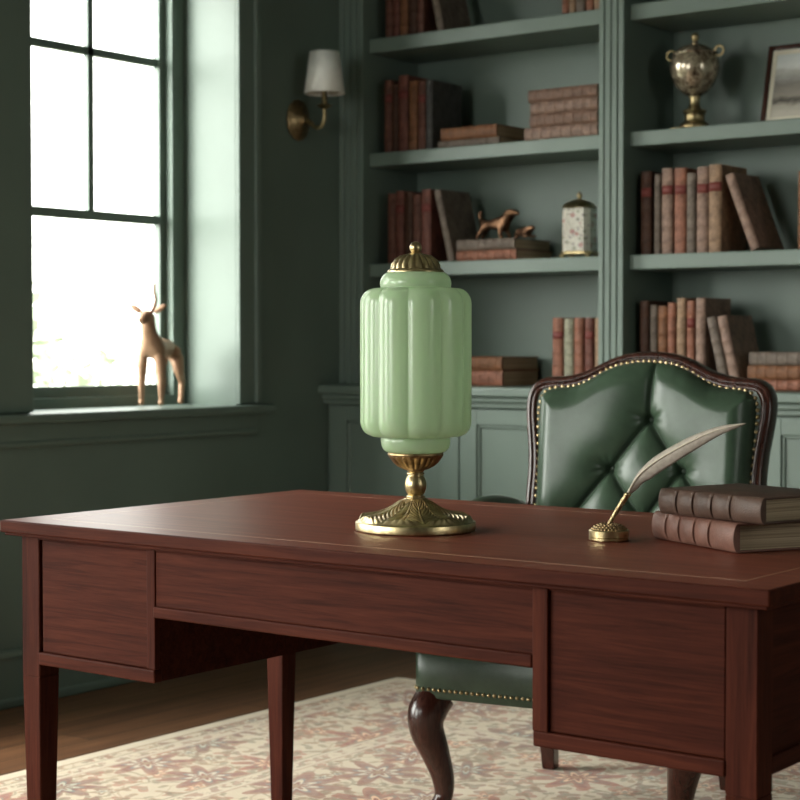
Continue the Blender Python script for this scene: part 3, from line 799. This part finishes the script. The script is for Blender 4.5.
# ------------------------------------------------------------------ two big books on the desk
def desk_book(p0, ang, t, h, d, col, label, z):
    root = empty('leather_book', (p0[0], p0[1], z + t / 2 + .0004), (0, PI / 2, ang), label=label, cat='book', group='old leather books on the desk')
    root.rotation_mode = 'XYZ'
    lm = mat_leather('desk_book_leather', (*col, 1), .45, .22, .35, 300.0)
    rs = .012; n = 12; w = t - .0008; tb = .0042
    def arc(extra, z_):
        return [(-(w / 2) * math.cos(PI * k / n), rs - (rs + extra) * math.sin(PI * k / n), z_) for k in range(n + 1)]
    m = MB(); zs = [(0, -.001), (.002, 0)]
    for bnd in (.17, .335, .52, .70, .0):
        if bnd: zs += [(bnd * h - .0070, 0), (bnd * h - .0052, -.0014), (bnd * h - .0042, -.0014), (bnd * h - .0032, .0022), (bnd * h + .0032, .0022), (bnd * h + .0042, -.0014), (bnd * h + .0052, -.0014), (bnd * h + .0070, 0)]
    zs += [(h - .002, 0), (h, -.001)]
    m.loft([arc(e, z_) + [(w / 2 - .003, rs + .003, z_), (-w / 2 + .003, rs + .003, z_)] for z_, e in zs], True, True)
    for sx in (-1, 1):
        x0, x1 = sorted((sx * w / 2, sx * (w / 2 - tb))); m.box(x0, x1, rs - .001, d, 0, h, .0014, 2)
    m.build('cover', lm, root, True, 45)
    MB().box(-w / 2 + tb * .9, w / 2 - tb * .9, rs + .004, d - .007, .006, h - .006).build('pages', PAGES, root)
    return root
desk_book((-1.5853, 2.8565), math.radians(-28.3), .052, .257, .20, (.145, .068, .050), 'worn brown leather book lying on the desk, lower of the two', .7602)
desk_book((-1.546, 2.810), math.radians(-18.3), .047, .252, .205, (.078, .044, .032), 'dark brown leather book lying on top of the other desk book', .8126)

# ------------------------------------------------------------------ armchair
chair = empty('armchair', (-2.160, 3.65, FL), (0, 0, math.radians(10)), label='button-tufted dark green leather armchair with carved wood frame behind the desk', cat='chair')
CZ = -FL
UK, ZK = .00267, .00256
def yb(z): return .235 + (z - .45) * .17                  # the back leans away
outer_t = [(0, 352), (14, 352.6), (28, 355.2), (40, 359.5), (50, 364.5), (62, 370.5), (75, 375), (88, 377.2), (100, 377.8), (109, 379.5), (117, 384), (122, 391), (124.5, 401), (124.5, 416), (122, 436), (119.5, 456), (118.5, 476), (119, 500), (119, 560), (117, 606)]
outer = [(x * UK, 1.12 - (y - 345) * ZK) for x, y in outer_t]
full = [(-u, z) for u, z in reversed(outer[1:])] + outer
fo = catmull([(u, 0, z) for u, z in full], 4)
def norm2(pts, i):
    a, b = pts[max(i - 1, 0)], pts[min(i + 1, len(pts) - 1)]
    t = (b - a); t = Vector((t.x, 0, t.z)).normalized(); return Vector((t.z, 0, -t.x))   # points inward for left-to-right travel over the top
sec = [(0.000, .012), (0.001, -.002), (.004, -.012), (.009, -.018), (.0135, -.0185), (.0165, -.0145), (.0180, -.0135), (.0200, -.0165), (.0245, -.0180), (.0290, -.0160), (.0315, -.0110), (.0325, .012), (.0325, .040), (.004, .040), (.0005, .030)]
rings = []
for i, p in enumerate(fo):
    nn = norm2(fo, i)
    rings.append([Vector((p.x + nn.x * o, yb(p.z) + dy, p.z + CZ + nn.z * o)) for o, dy in sec])
m = MB(); m.loft(rings, True, True); m.build('back_frame', CHWOOD, chair, True, 50)
# tufted cushion
IN = .030
inner_top = [(0, 362.5), (15, 363.6), (30, 366.5), (43, 372), (54, 379), (65, 385), (76, 388.2), (92, 389.6), (100, 391.5), (106, 397), (109, 406), (109.5, 420)]
it = [(x * UK, 1.12 - (y - 345) * ZK + .004) for x, y in inner_top]
wid = [(.44, .288), (.70, .282), (.82, .286), (.90, .289), (.95, .290), (1.2, .290)]
ZB = .452
def ztop(u):
    return interp(min(abs(u), it[-1][0]), it)
SX = .018
BT = [(-.003 + SX, .928), (-.100 + SX, .800), (.090 + SX, .800), (-.20 + SX, .672), (-.006 + SX, .672), (.185 + SX, .672)]
SEG = [(BT[0], (.024, 1.12), .9), (BT[0], BT[1], 1), (BT[0], BT[2], 1), (BT[1], BT[3], 1), (BT[1], BT[4], 1), (BT[2], BT[4], 1), (BT[2], BT[5], 1),
       (BT[3], (BT[3][0], .45), .8), (BT[4], (BT[4][0], .45), .8), (BT[5], (BT[5][0], .45), .8)]
FOLD = [(BT[2], (BT[2][0] + .055, .806)), (BT[1], (BT[1][0] - .05, .83)), (BT[0], (BT[0][0] - .05, .948)), (BT[0], (BT[0][0] + .05, .952)), (BT[1], (BT[1][0] - .06, .79))]
def segd(u, z, a, b):
    ax, az = a; bx, bz = b; dx, dz = bx - ax, bz - az
    t = max(0, min(1, ((u - ax) * dx + (z - az) * dz) / (dx * dx + dz * dz)))
    return math.hypot(u - ax - t * dx, z - az - t * dz), t
def tuft(u, z):
    cut = 0
    for a, b, k in SEG:
        d_, t = segd(u, z, a, b)
        cut += (k * (.42 * math.exp(-d_ / .075) + .34 * math.exp(-d_ / .028) + .24 * math.exp(-(d_ / .005) ** 2))) ** 4
    h = .078 - .054 * min(cut ** .25, 1.1)
    for a, b in FOLD:
        d_, t = segd(u, z, a, b); h -= .0045 * math.exp(-(d_ / .005) ** 2) * (1 - t)
    for bx, bz in BT:
        d_ = math.hypot(u - bx, z - bz); h -= .014 * math.exp(-(d_ / .011) ** 2) + .012 * math.exp(-d_ / .022)
        an = math.atan2(z - bz, u - bx)                   # small gathers radiating from each button
        if d_ < .07: h += .0009 * math.sin(11 * an) * math.exp(-((d_ - .026) / .014) ** 2)
    return max(h, .001)
NU, NV = 190, 190
rows = []
for j in range(NV + 1):
    t = j / NV; r_ = []
    for i_ in range(NU + 1):
        s = -1 + 2 * i_ / NU
        s = math.copysign(1 - (1 - abs(s)) ** 1.15, s)
        zt = ztop(s * .290)
        z = ZB + t * (zt - ZB)
        u = s * interp(z, wid)
        eu = (1 - abs(s)) * .29; ev = (1 - t) * (zt - ZB); eb = t * (zt - ZB)
        e_ = min(eu, ev * .95, eb + .02)
        k = math.sqrt(max(0, 1 - max(0, 1 - e_ / .060) ** 2))
        h = tuft(u, z) * k
        r_.append((u, yb(z) + .004 - h, z + CZ))
    rows.append(r_)
m = MB(); m.loft(rows, False); cush = m.build('back_cushion', GREENLEA, chair, True, 180)
for bx, bz in BT:
    MB().ball((bx, yb(bz) + .004 - tuft(bx, bz) - .001, bz + CZ), .0075, 2, (1, .5, 1)).build('button', GREENLEA, cush, True, 180)
# leather panel on the rear of the back
pr_ = [(p.x + norm2(fo, i).x * .02, p.z + norm2(fo, i).z * .02) for i, p in enumerate(fo)]
m = MB(); m.loft([[(x, yb(z) + .030, z + CZ) for x, z in pr_], [(x, yb(z) + .036, z + CZ) for x, z in pr_]], True, True); m.build('rear_panel', GREENLEA, chair)
# brass nails along the inside of the frame
path = [Vector((x * UK, 0, 1.12 - (y - 345) * ZK + .0025)) for x, y in inner_top[:-1]] + [Vector((109.8 * UK, 0, .94)), Vector((108.6 * UK, 0, .86)), Vector((107.5 * UK, 0, .78)), Vector((107 * UK, 0, .70)), Vector((108 * UK, 0, .56))]
pth = catmull([Vector((-p.x, 0, p.z)) for p in reversed(path[1:])] + path, 8)
m = MB(); acc = 0; 
for a, b in zip(pth, pth[1:]):
    acc += (b - a).length
    if acc >= .0138:
        acc = 0; m.ball((b.x, yb(b.z) - .0125, b.z + CZ), .0055, 2, (1, .75, 1))
m.build('nailhead_trim', NAIL, chair, True, 180)
m = MB()                                                  # narrow leather-covered inner lip that carries the nails
lip = []
for i, p in enumerate(pth):
    nn = norm2(pth, i); lip.append([Vector((p.x + nn.x * o, yb(p.z) + dy, p.z + CZ + nn.z * o)) for o, dy in ((-.012, .01), (-.010, -.0095), (.012, -.0105), (.016, .01))])
m.loft(lip, True, True); m.build('leather_welt', GREENLEA, chair, True, 60)
# seat
def seat_ring(z, g, hw_f=.352, hw_b=.275, yf=-.335, ybk=.245, r=.045):
    pts = []
    cor = [(-hw_f - g, yf - g), (hw_f + g, yf - g), (hw_b + g, ybk + g), (-hw_b - g, ybk + g)]
    for i in range(4):
        p0, p, p1 = (Vector((*cor[(i + k) % 4], 0)) for k in (-1, 0, 1))
        a = p + (p0 - p).normalized() * r; b = p + (p1 - p).normalized() * r
        for k in range(7):
            t = k / 6; q = a.lerp(p, t).lerp(p.lerp(b, t), t); pts.append(Vector((q.x, q.y, z)))
    return pts
m = MB()
m.loft([seat_ring(.296, -.006), seat_ring(.298, -.001), seat_ring(.30, 0), seat_ring(.398, 0), seat_ring(.405, -.004), seat_ring(.41, .004), seat_ring(.43, .010), seat_ring(.455, .006), seat_ring(.472, -.012), seat_ring(.482, -.05), seat_ring(.487, -.12)], True, True)
seat = m.xf(Matrix.Translation((0, 0, CZ))).build('seat', GREENLEA, chair, True, 60)
ring = seat_ring(.318 + CZ, .0005); m = MB(); acc = 0; ring.append(ring[0])
dn = []
for a, b in zip(ring, ring[1:]):
    n_ = max(1, int((b - a).length / .002))
    dn += [a.lerp(b, k / n_) for k in range(n_)]
for a, b in zip(dn, dn[1:]):
    acc += (b - a).length
    if acc >= .0138: acc = 0; m.ball(tuple(b), .0049, 1)
m.build('nailhead_trim', NAIL, seat, True, 180)
for sx in (-1, 1):                                        # cabriole front legs
    pts = catmull([(sx * 0.299, -.290, .300), (sx * 0.314, -.312, .265), (sx * 0.316, -.318, .225), (sx * 0.302, -.300, .165), (sx * 0.290, -.283, .105), (sx * 0.288, -.281, .060), (sx * 0.297, -.297, .032), (sx * 0.300, -.302, .022), (sx * 0.300, -.302, .0145)], 6)
    rr = [interp(i / (len(pts) - 1), [(0, .044), (.14, .046), (.3, .039), (.45, .0295), (.62, .0220), (.75, .0200), (.88, .024), (.96, .027), (1, .022)]) for i in range(len(pts))]
    m = MB(); m.tube([p + Vector((0, 0, CZ)) for p in pts], rr, 20); m.build('leg', CHWOOD, chair, True, 60)
    m = MB(); m.taper(sx * .235, .215, .0115 + CZ, .30 + CZ, .017, .026, .002, sx * .004, .045); m.build('leg', CHWOOD, chair)
    # arm: padded leather rest over a curved wood support
    ap = catmull([(sx * .318, .262, .690), (sx * .335, .170, .706), (sx * .348, .060, .712), (sx * .345, -.040, .700)], 5)
    m = MB(); rgs = []
    for i, p in enumerate(ap):
        t = (ap[min(i + 1, len(ap) - 1)] - ap[max(i - 1, 0)]).normalized(); sd_ = Vector((t.y, -t.x, 0)).normalized(); k = .55 + .45 * math.sin(PI * min(1, max(0, i / (len(ap) - 1))) ** .8)
        rgs.append([p + sd_ * (.036 * k * math.cos(a)) + Vector((0, 0, (.024 if math.sin(a) > 0 else .010) * k * math.sin(a) + CZ)) for a in [2 * PI * q / 16 for q in range(16)]])
    m.loft(rgs, True, True); m.build('arm_pad', GREENLEA, chair, True, 70)
    wp = catmull([(sx * .318, .262, .672), (sx * .335, .170, .690), (sx * .348, .060, .696), (sx * .345, -.050, .680), (sx * .336, -.085, .640), (sx * .345, -.060, .560), (sx * .352, -.075, .470), (sx * .335, -.085, .40)], 5)
    m = MB(); m.tube([p + Vector((0, 0, CZ)) for p in wp], [.018] * 15 + [.020] * (len(wp) - 15), 12); m.build('arm_support', CHWOOD, chair, True, 60)

# ------------------------------------------------------------------ wall sconce
sc = empty('wall_sconce', (WX + .0005, 4.93, 1.946), label='brass wall sconce with white tapered shade right of the window', cat='wall lamp')
m = MB()
def plate(a, r, z, i): return r * (1 + .025 * math.cos(16 * a) * (1 if i in (1, 2) else .2))
m.lathe([(.0, 0), (.062, 0), (.064, .006), (.058, .012), (.046, .014), (.042, .020), (.030, .024), (.018, .032), (.014, .040), (.0, .042)], 64, (0, 0, 0), plate)
m.xf(Matrix.Diagonal((1.18, .98, 1, 1))); m.xf(Matrix.Rotation(PI / 2, 4, 'Y')); m.build('backplate', BRASSD, sc, True, 50)
m = MB(); pts = catmull([(.036, 0, .0), (.060, 0, -.012), (.090, 0, -.034), (.118, 0, -.028), (.130, 0, .0), (.130, 0, .040)], 6)
m.tube(pts, [.0085] * 10 + [.0070] * (len(pts) - 10), 12); m.build('arm', BRASS, sc, True, 60)
m = MB(); m.lathe([(.0, .030), (.012, .032), (.024, .040), (.029, .043), (.024, .046), (.012, .047), (.0105, .052), (.0105, .100), (.0, .101)], 32, (.130, 0, 0)); m.build('candle_cup', BRASS, sc, True, 50)
LIN = mat_plain('linen_shade', (.80, .78, .74, 1), .9)
m = MB(); n_ = 48
m.lathe([(.074, .086), (.0545, .236)], n_, (.130, 0, 0)); 
for f_ in [f_ for f_ in m.bm.faces if len(f_.verts) > 4]: m.bm.faces.remove(f_)
so = m.build('lamp_shade', LIN, sc, True, 60); sd = so.modifiers.new('s', 'SOLIDIFY'); sd.thickness = .002
m = MB(); m.torus((.130, 0, .098), .0705, .0012, 'Z')
for k in range(3):
    a = 2 * PI * k / 3; m.tube([(.130, 0, .099), (.130 + .070 * math.cos(a), .070 * math.sin(a), .098)], .0012, 6)
m.build('shade_ring', BRASS, so)

# ------------------------------------------------------------------ skinned figurines
def skin(name, verts, edges, radii, mat, parent=None, root_i=0, sub=2):
    me = bpy.data.meshes.new(name); me.from_pydata(verts, edges, []); o = bpy.data.objects.new(name, me); C.objects.link(o)
    if parent: o.parent = parent
    md = o.modifiers.new('skin', 'SKIN'); md.use_smooth_shade = True; md.branch_smoothing = .6
    if not me.skin_vertices: 
        bpy.context.view_layer.update()
    for i, r in enumerate(radii):
        sv = me.skin_vertices[0].data[i]; sv.radius = (r, r) if not isinstance(r, tuple) else r; sv.use_root = (i == root_i)
    s = o.modifiers.new('sub', 'SUBSURF'); s.levels = sub; s.render_levels = sub
    me.materials.append(mat)
    return o
GOLD = NT('matte_gold'); gn = GOLD.noise(GOLD.coords(), 25.0, 3)
GOLD.set(Base_Color=GOLD.ramp(gn, [(0.3, (.30, .165, .095, 1)), (0.7, (.42, .25, .155, 1))]), Roughness=.42, Metallic=.25); GOLD = GOLD.m
deer = empty('deer_figurine', (-4.350, 4.345, .9062), (0, 0, math.radians(-70)), label='matte tan-gold standing deer figurine on the window sill', cat='figurine')
deer.scale = (.93, .93, .93)   # local: +x is the deer's front
V = [(-.085, 0, .215), (-.03, 0, .213), (.03, 0, .215), (.070, 0, .225),            # 0-3 rump to chest
     (.090, 0, .262), (.098, 0, .305), (.104, 0, .338),                           # 4-6 neck, head
     (.124, 0, .335), (.150, 0, .318), (.158, 0, .313),                            # 7-9 muzzle
     (.072, .036, .190), (.070, .039, .120), (.074, .040, .062), (.072, .040, .020), (.080, .040, .005),   # 10-14 front leg
     (.072, -.036, .190), (.070, -.039, .120), (.074, -.040, .062), (.072, -.040, .020), (.080, -.040, .005),
     (-.090, .036, .185), (-.082, .039, .135), (-.112, .040, .092), (-.103, .040, .025), (-.094, .040, .005),  # 20-24 hind
     (-.090, -.036, .185), (-.082, -.039, .135), (-.112, -.040, .092), (-.103, -.040, .025), (-.094, -.040, .005),
     (-.112, 0, .225), (-.124, 0, .205)]                                          # 30-31 tail
Ed = [(0, 1), (1, 2), (2, 3), (3, 4), (4, 5), (5, 6), (6, 7), (7, 8), (8, 9), (3, 10), (10, 11), (11, 12), (12, 13), (13, 14), (3, 15), (15, 16), (16, 17), (17, 18), (18, 19),
      (0, 20), (20, 21), (21, 22), (22, 23), (23, 24), (0, 25), (25, 26), (26, 27), (27, 28), (28, 29), (0, 30), (30, 31)]
Rr = [.050, .046, .050, .048, .036, .028, .031, .025, .017, .012] + [.026, .017, .013, .0105, .014] * 2 + [.030, .022, .014, .0105, .014] * 2 + [.012, .006]
skin('body', V, Ed, Rr, GOLD, deer, 1)
for s in (-1, 1):
    m = MB(); m.ball((0, 0, 0), 1, 2, (.006, .030, .012)); m.xf(Matrix.Translation((.098, s * .048, .362)) @ Matrix.Rotation(s * .55, 4, 'X')); m.build('ear', GOLD, deer, True, 180)
m = MB()
m.tube(catmull([(.098, .016, .350), (.088, .026, .390), (.086, .020, .425), (.094, .024, .455)], 4), [.0075] * 4 + [.0065] * 4 + [.0055] * 4 + [.003], 8)
m.tube(catmull([(.087, .024, .405), (.105, .030, .425), (.110, .030, .440)], 3), [.004, .004, .0035, .0035, .003, .003, .0018], 8)
m.tube(catmull([(.098, -.016, .350), (.088, -.026, .378), (.090, -.024, .395)], 4), [.005] * 4 + [.004] * 4 + [.002], 8)
m.build('antlers', GOLD, deer, True, 180)

dogs = empty('dog_figurine', (-3.612, 5.335, Z1 + .0785), (0, 0, math.radians(-8)), label='small bronze figurine of two hounds on the stacked shelf books', cat='figurine')
V = [(-.045, 0, .058), (-.010, 0, .060), (.028, 0, .064), (.048, 0, .080), (.062, 0, .100), (.084, -.004, .098), (.098, -.006, .088),   # body, neck, head
     (-.050, .014, .036), (-.066, .016, .016), (-.072, .016, .005), (-.048, -.014, .036), (-.060, -.016, .016), (-.066, -.016, .005),
     (.034, .014, .036), (.042, .016, .016), (.046, .016, .005), (.032, -.014, .036), (.030, -.018, .018), (.044, -.02, .006),
     (-.062, 0, .078), (-.066, 0, .098), (-.058, 0, .112), (.060, .016, .106), (.060, -.020, .106)]
Ed = [(0, 1), (1, 2), (2, 3), (3, 4), (4, 5), (5, 6), (0, 7), (7, 8), (8, 9), (0, 10), (10, 11), (11, 12), (2, 13), (13, 14), (14, 15), (2, 16), (16, 17), (17, 18), (0, 19), (19, 20), (20, 21), (4, 22), (4, 23)]
dogs.scale = (1.22, 1.1, 1.0)
Rr = [.021, .019, .023, .016, .017, .011, .007, .010, .006, .007, .010, .006, .007, .009, .006, .007, .009, .006, .007, .006, .005, .003, .006, .006]
skin('standing_hound', V, Ed, Rr, BRONZE, dogs, 1)
V = [(.085, .01, .020), (.110, .0, .026), (.132, -.008, .030), (.150, -.012, .040), (.166, -.016, .034), (.128, .010, .008), (.152, .008, .006), (.128, -.026, .008), (.154, -.03, .006), (.072, .018, .012), (.060, .02, .016), (.090, -.012, .008), (.102, -.020, .006)]
Ed = [(0, 1), (1, 2), (2, 3), (3, 4), (2, 5), (5, 6), (2, 7), (7, 8), (0, 9), (9, 10), (0, 11), (11, 12)]
skin('crouching_hound', V, Ed, [.016, .016, .016, .013, .007, .007, .006, .007, .006, .005, .003, .009, .006], BRONZE, dogs, 1)

# ------------------------------------------------------------------ porcelain canister
def mat_porc():
    t = NT('painted_porcelain'); tc = t.node('ShaderNodeTexCoord'); P_ = tc.outputs['Object']
    base = t.ramp(t.noise(P_, 30.0, 3), [(.3, (.52, .48, .41, 1)), (.7, (.66, .62, .54, 1))])
    def spots(scale, R, c1, base, off, thr):
        mp = t.node('ShaderNodeMapping'); t.l.new(P_, mp.inputs[0]); mp.inputs['Location'].default_value = (off, off, off)
        vo = t.node('ShaderNodeTexVoronoi'); t.l.new(mp.outputs[0], vo.inputs['Vector']); vo.inputs['Scale'].default_value = scale
        cs = t.node('ShaderNodeSeparateColor'); t.l.new(vo.outputs['Color'], cs.inputs[0])
        f = t.math('MULTIPLY', t.math('LESS_THAN', vo.outputs['Distance'], R), t.math('GREATER_THAN', cs.outputs[0], thr))
        return t.mix(t.math('MULTIPLY', f, .6), base, c1)
    base = spots(90, .34, (.30, .24, .18, 1), base, 6.0, .3)
    base = spots(55, .34, (.16, .17, .10, 1), base, 1.0, .45)
    base = spots(34, .30, (.34, .06, .07, 1), base, 2.3, .4)
    base = spots(70, .32, (.22, .17, .20, 1), base, 4.1, .55)
    t.set(Base_Color=base, Roughness=.18); t.inp(t.bsdf, **{'Coat_Weight': .4})
    return t.m
can = empty('canister', (-3.248, 5.325, Z1 + .0004), (0, 0, math.radians(12)), label='white floral porcelain canister with domed brass lid and feet, beside the pilaster', cat='canister')
def octo(r, ch, z):                                       # square with cut corners
    q = [(-r, -r + ch), (-r + ch, -r), (r - ch, -r), (r, -r + ch), (r, r - ch), (r - ch, r), (-r + ch, r), (-r, r - ch)]
    return [(x, y, z) for x, y in q]
PORC = mat_porc(); can.scale = (1.08, 1.08, 1)
m = MB(); m.loft([octo(.046, .016, .022), octo(.048, .017, .026), octo(.048, .017, .168), octo(.045, .016, .176), octo(.040, .014, .179)], True, True); m.build('jar_body', PORC, can)
m = MB(); m.loft([octo(.051, .018, .012), octo(.053, .018, .015), octo(.053, .018, .022), octo(.049, .017, .025)], True, True)
for sx in (-1, 1):
    for sy in (-1, 1): m.taper(sx * .043, sy * .043, 0, .014, .006, .009, .001)
m.build('footed_base', BRASS, can)
m = MB(); m.loft([octo(.047, .016, .177), octo(.049, .017, .180), octo(.046, .016, .186), octo(.038, .013, .196), octo(.024, .009, .204), octo(.010, .004, .208)], True, True)
m.lathe([(.0, .206), (.008, .206), (.005, .211), (.009, .218), (.0095, .222), (.006, .228), (.003, .234), (.0, .236)], 20); m.build('lid', BRASS, can, True, 40)

# ------------------------------------------------------------------ urn
def mat_urn():
    t = NT('mottled_urn'); n = t.noise(t.coords(), 38.0, 5, .7, 1.2)
    t.set(Base_Color=t.ramp(n, [(.34, (.05, .036, .026, 1)), (.46, (.24, .18, .12, 1)), (.60, (.52, .45, .34, 1)), (.74, (.20, .15, .10, 1))]), Roughness=.22, Metallic=.55)
    t.inp(t.bsdf, **{'Coat_Weight': .6, 'Coat_Roughness': .08})
    return t.m
urn = empty('urn', (-2.800, 5.33, Z2 + .0004), label='lidded mottled urn with two ring handles on a brass pedestal, upper shelf', cat='urn')
m = MB(); m.box(-.062, .062, -.062, .062, 0, .010, .002); m.lathe([(.0, .010), (.048, .010), (.050, .018), (.044, .027), (.036, .031), (.033, .040), (.035, .058), (.040, .063), (.038, .070), (.024, .074), (.018, .085), (.017, .105), (.020, .118), (.0, .118)], 40); m.build('pedestal', BRASS, urn, True, 40)
m = MB(); m.lathe([(.0, .114), (.022, .116), (.044, .130), (.064, .152), (.078, .180), (.084, .208), (.083, .232), (.076, .252), (.070, .258), (.0, .258)], 64); URNM = mat_urn(); m.build('bowl', URNM, urn, True, 50)
m = MB(); m.lathe([(.0, .255), (.074, .255), (.076, .261), (.068, .266), (.056, .276), (.040, .285), (.024, .291), (.012, .294), (.010, .302), (.0, .302)], 48)
lid = m.build('lid', URNM, urn, True, 40)
m = MB(); m.lathe([(.0, .300), (.009, .301)] + [(.0145 * math.sin(PI * t), .316 - .0145 * math.cos(PI * t)) for t in (.25, .4, .5, .6, .75, .9)] + [(.0, .3305)], 24); m.build('finial', BRASS, lid, True, 60)
for s in (-1, 1):
    m = MB(); m.torus((s * .090, 0, .262), .016, .0040, 'Y', 24, 10, math.radians(-100 if s > 0 else -80), math.radians(190 if s > 0 else -370)); m.tube([(s * .070, 0, .250), (s * .084, 0, .247)], .004, 8); m.build('handle', BRASS, urn, True, 60)

# ------------------------------------------------------------------ framed picture
pic = empty('picture_frame', (-2.437, 5.415, Z2 + .0032), (math.radians(-14), 0, 0), label='dark wood framed grey landscape picture leaning on the upper shelf', cat='picture')
fw, fh, fb = .325, .288, .018
m = MB()
for q in ((-fw / 2, -fw / 2 + fb, 0, fh), (fw / 2 - fb, fw / 2, 0, fh)): m.box(q[0], q[1], -.010, .010, q[2], q[3], .003)
for q in ((0, fb), (fh - fb, fh)): m.box(-fw / 2 + fb, fw / 2 - fb, -.010, .010, q[0], q[1], .003)
m.build('frame', CHWOOD, pic)
MATB = mat_plain('mat_board', (.68, .62, .50, 1), .8)
m = MB(); mw = .016; a, b, c, d = -fw / 2 + fb - .001, fw / 2 - fb + .001, fb - .001, fh - fb + .001
m.box(a, a + mw, -.004, .004, c, d); m.box(b - mw, b, -.004, .004, c, d); m.box(a + mw, b - mw, -.004, .004, c, c + mw); m.box(a + mw, b - mw, -.004, .004, d - mw, d)
m.build('mat_board', MATB, pic)
def mat_pic():
    t = NT('landscape_print'); tc = t.node('ShaderNodeTexCoord'); sp = t.node('ShaderNodeSeparateXYZ'); t.l.new(tc.outputs['Object'], sp.inputs[0])
    z = sp.outputs[2]
    n = t.noise(t.coords((1, 1, 2.2)), 26.0, 5, .6)
    hz = t.math('ADD', z, t.math('MULTIPLY', t.math('SUBTRACT', n, .5), .05))
    c = t.ramp(t.math('DIVIDE', hz, fh), [(.16, (.50, .45, .38, 1)), (.26, (.38, .34, .28, 1)), (.31, (.06, .05, .04, 1)), (.38, (.30, .26, .22, 1)), (.52, (.20, .18, .16, 1)), (.66, (.44, .42, .39, 1)), (.74, (.68, .68, .66, 1)), (.9, (.52, .54, .53, 1))])
    t.set(Base_Color=c, Roughness=.5); return t.m
MB().box(a + mw - .001, b - mw + .001, -.001, .003, c + mw - .001, d - mw + .001).build('print', mat_pic(), pic)
MB().box(a, b, .0045, .009, c, d).build('backing_board', MATB, pic)

# ------------------------------------------------------------------ light and camera
W = bpy.data.worlds.new('World'); bpy.context.scene.world = W; W.use_nodes = True
bg = W.node_tree.nodes['Background']; bg.inputs['Color'].default_value = (1.0, .975, .935, 1); bg.inputs['Strength'].default_value = 1.0
wt = W.node_tree; tcw = wt.nodes.new('ShaderNodeTexCoord'); dt = wt.nodes.new('ShaderNodeVectorMath'); dt.operation = 'DOT_PRODUCT'
wt.links.new(tcw.outputs['Generated'], dt.inputs[0]); dt.inputs[1].default_value = Vector((-.46, -.82, .35)).normalized()
mx0 = wt.nodes.new('ShaderNodeMath'); mx0.operation = 'MAXIMUM'; mx0.inputs[1].default_value = 0; wt.links.new(dt.outputs['Value'], mx0.inputs[0])
pw = wt.nodes.new('ShaderNodeMath'); pw.operation = 'POWER'; pw.inputs[1].default_value = 4.0; wt.links.new(mx0.outputs[0], pw.inputs[0])
ad = wt.nodes.new('ShaderNodeMath'); ad.operation = 'MULTIPLY_ADD'; ad.inputs[1].default_value = 19.0; ad.inputs[2].default_value = 5.8
wt.links.new(pw.outputs[0], ad.inputs[0]); wt.links.new(ad.outputs[0], bg.inputs['Strength'])      # bright cloud glow around a hidden sun
def portal(name, loc, rot, sx, sy):
    l = bpy.data.lights.new(name, 'AREA'); l.shape = 'RECTANGLE'; l.size = sx; l.size_y = sy; l.cycles.is_portal = True
    o = bpy.data.objects.new(name, l); C.objects.link(o); o.location = loc; o.rotation_euler = rot
    return o
for (a, b), SL in zip(WIN, SILLS): portal('window_daylight', (WX - WTH - .02, (a + b) / 2, (SL + HEAD) / 2), (0, -PI / 2, 0), HEAD - SL, b - a)

portal('window_daylight', (RX + .22, (RW[0] + RW[1]) / 2, (1.15 + HEAD) / 2), (0, PI / 2, 0), HEAD - 1.15, RW[1] - RW[0])  # sky light through the added right-wall window
portal('window_daylight', ((FW[0] + FW[1]) / 2, FY - .22, (.85 + HEAD) / 2), (PI / 2, 0, 0), FW[1] - FW[0], HEAD - .85)  # sky light through the added window behind the camera

cam = bpy.data.cameras.new('camera'); co = bpy.data.objects.new('camera', cam); C.objects.link(co)
cam.sensor_width = 36; cam.sensor_fit = 'HORIZONTAL'; cam.lens = 1751 * 36 / 800
co.location = (0, 0, 1.12); co.rotation_euler = (math.radians(90 - 1.81), 0, math.radians(37.22))
cam.dof.use_dof = True; cam.dof.focus_distance = 3.36; cam.dof.aperture_fstop = 6.0
cam.clip_start = .05
S = bpy.context.scene; S.camera = co
S.view_settings.view_transform = 'Standard'; S.view_settings.look = 'None'; S.view_settings.gamma = 1.0; S.view_settings.exposure = 0.25
S.view_settings.use_curve_mapping = False
S.cycles.max_bounces = 10; S.cycles.diffuse_bounces = 6
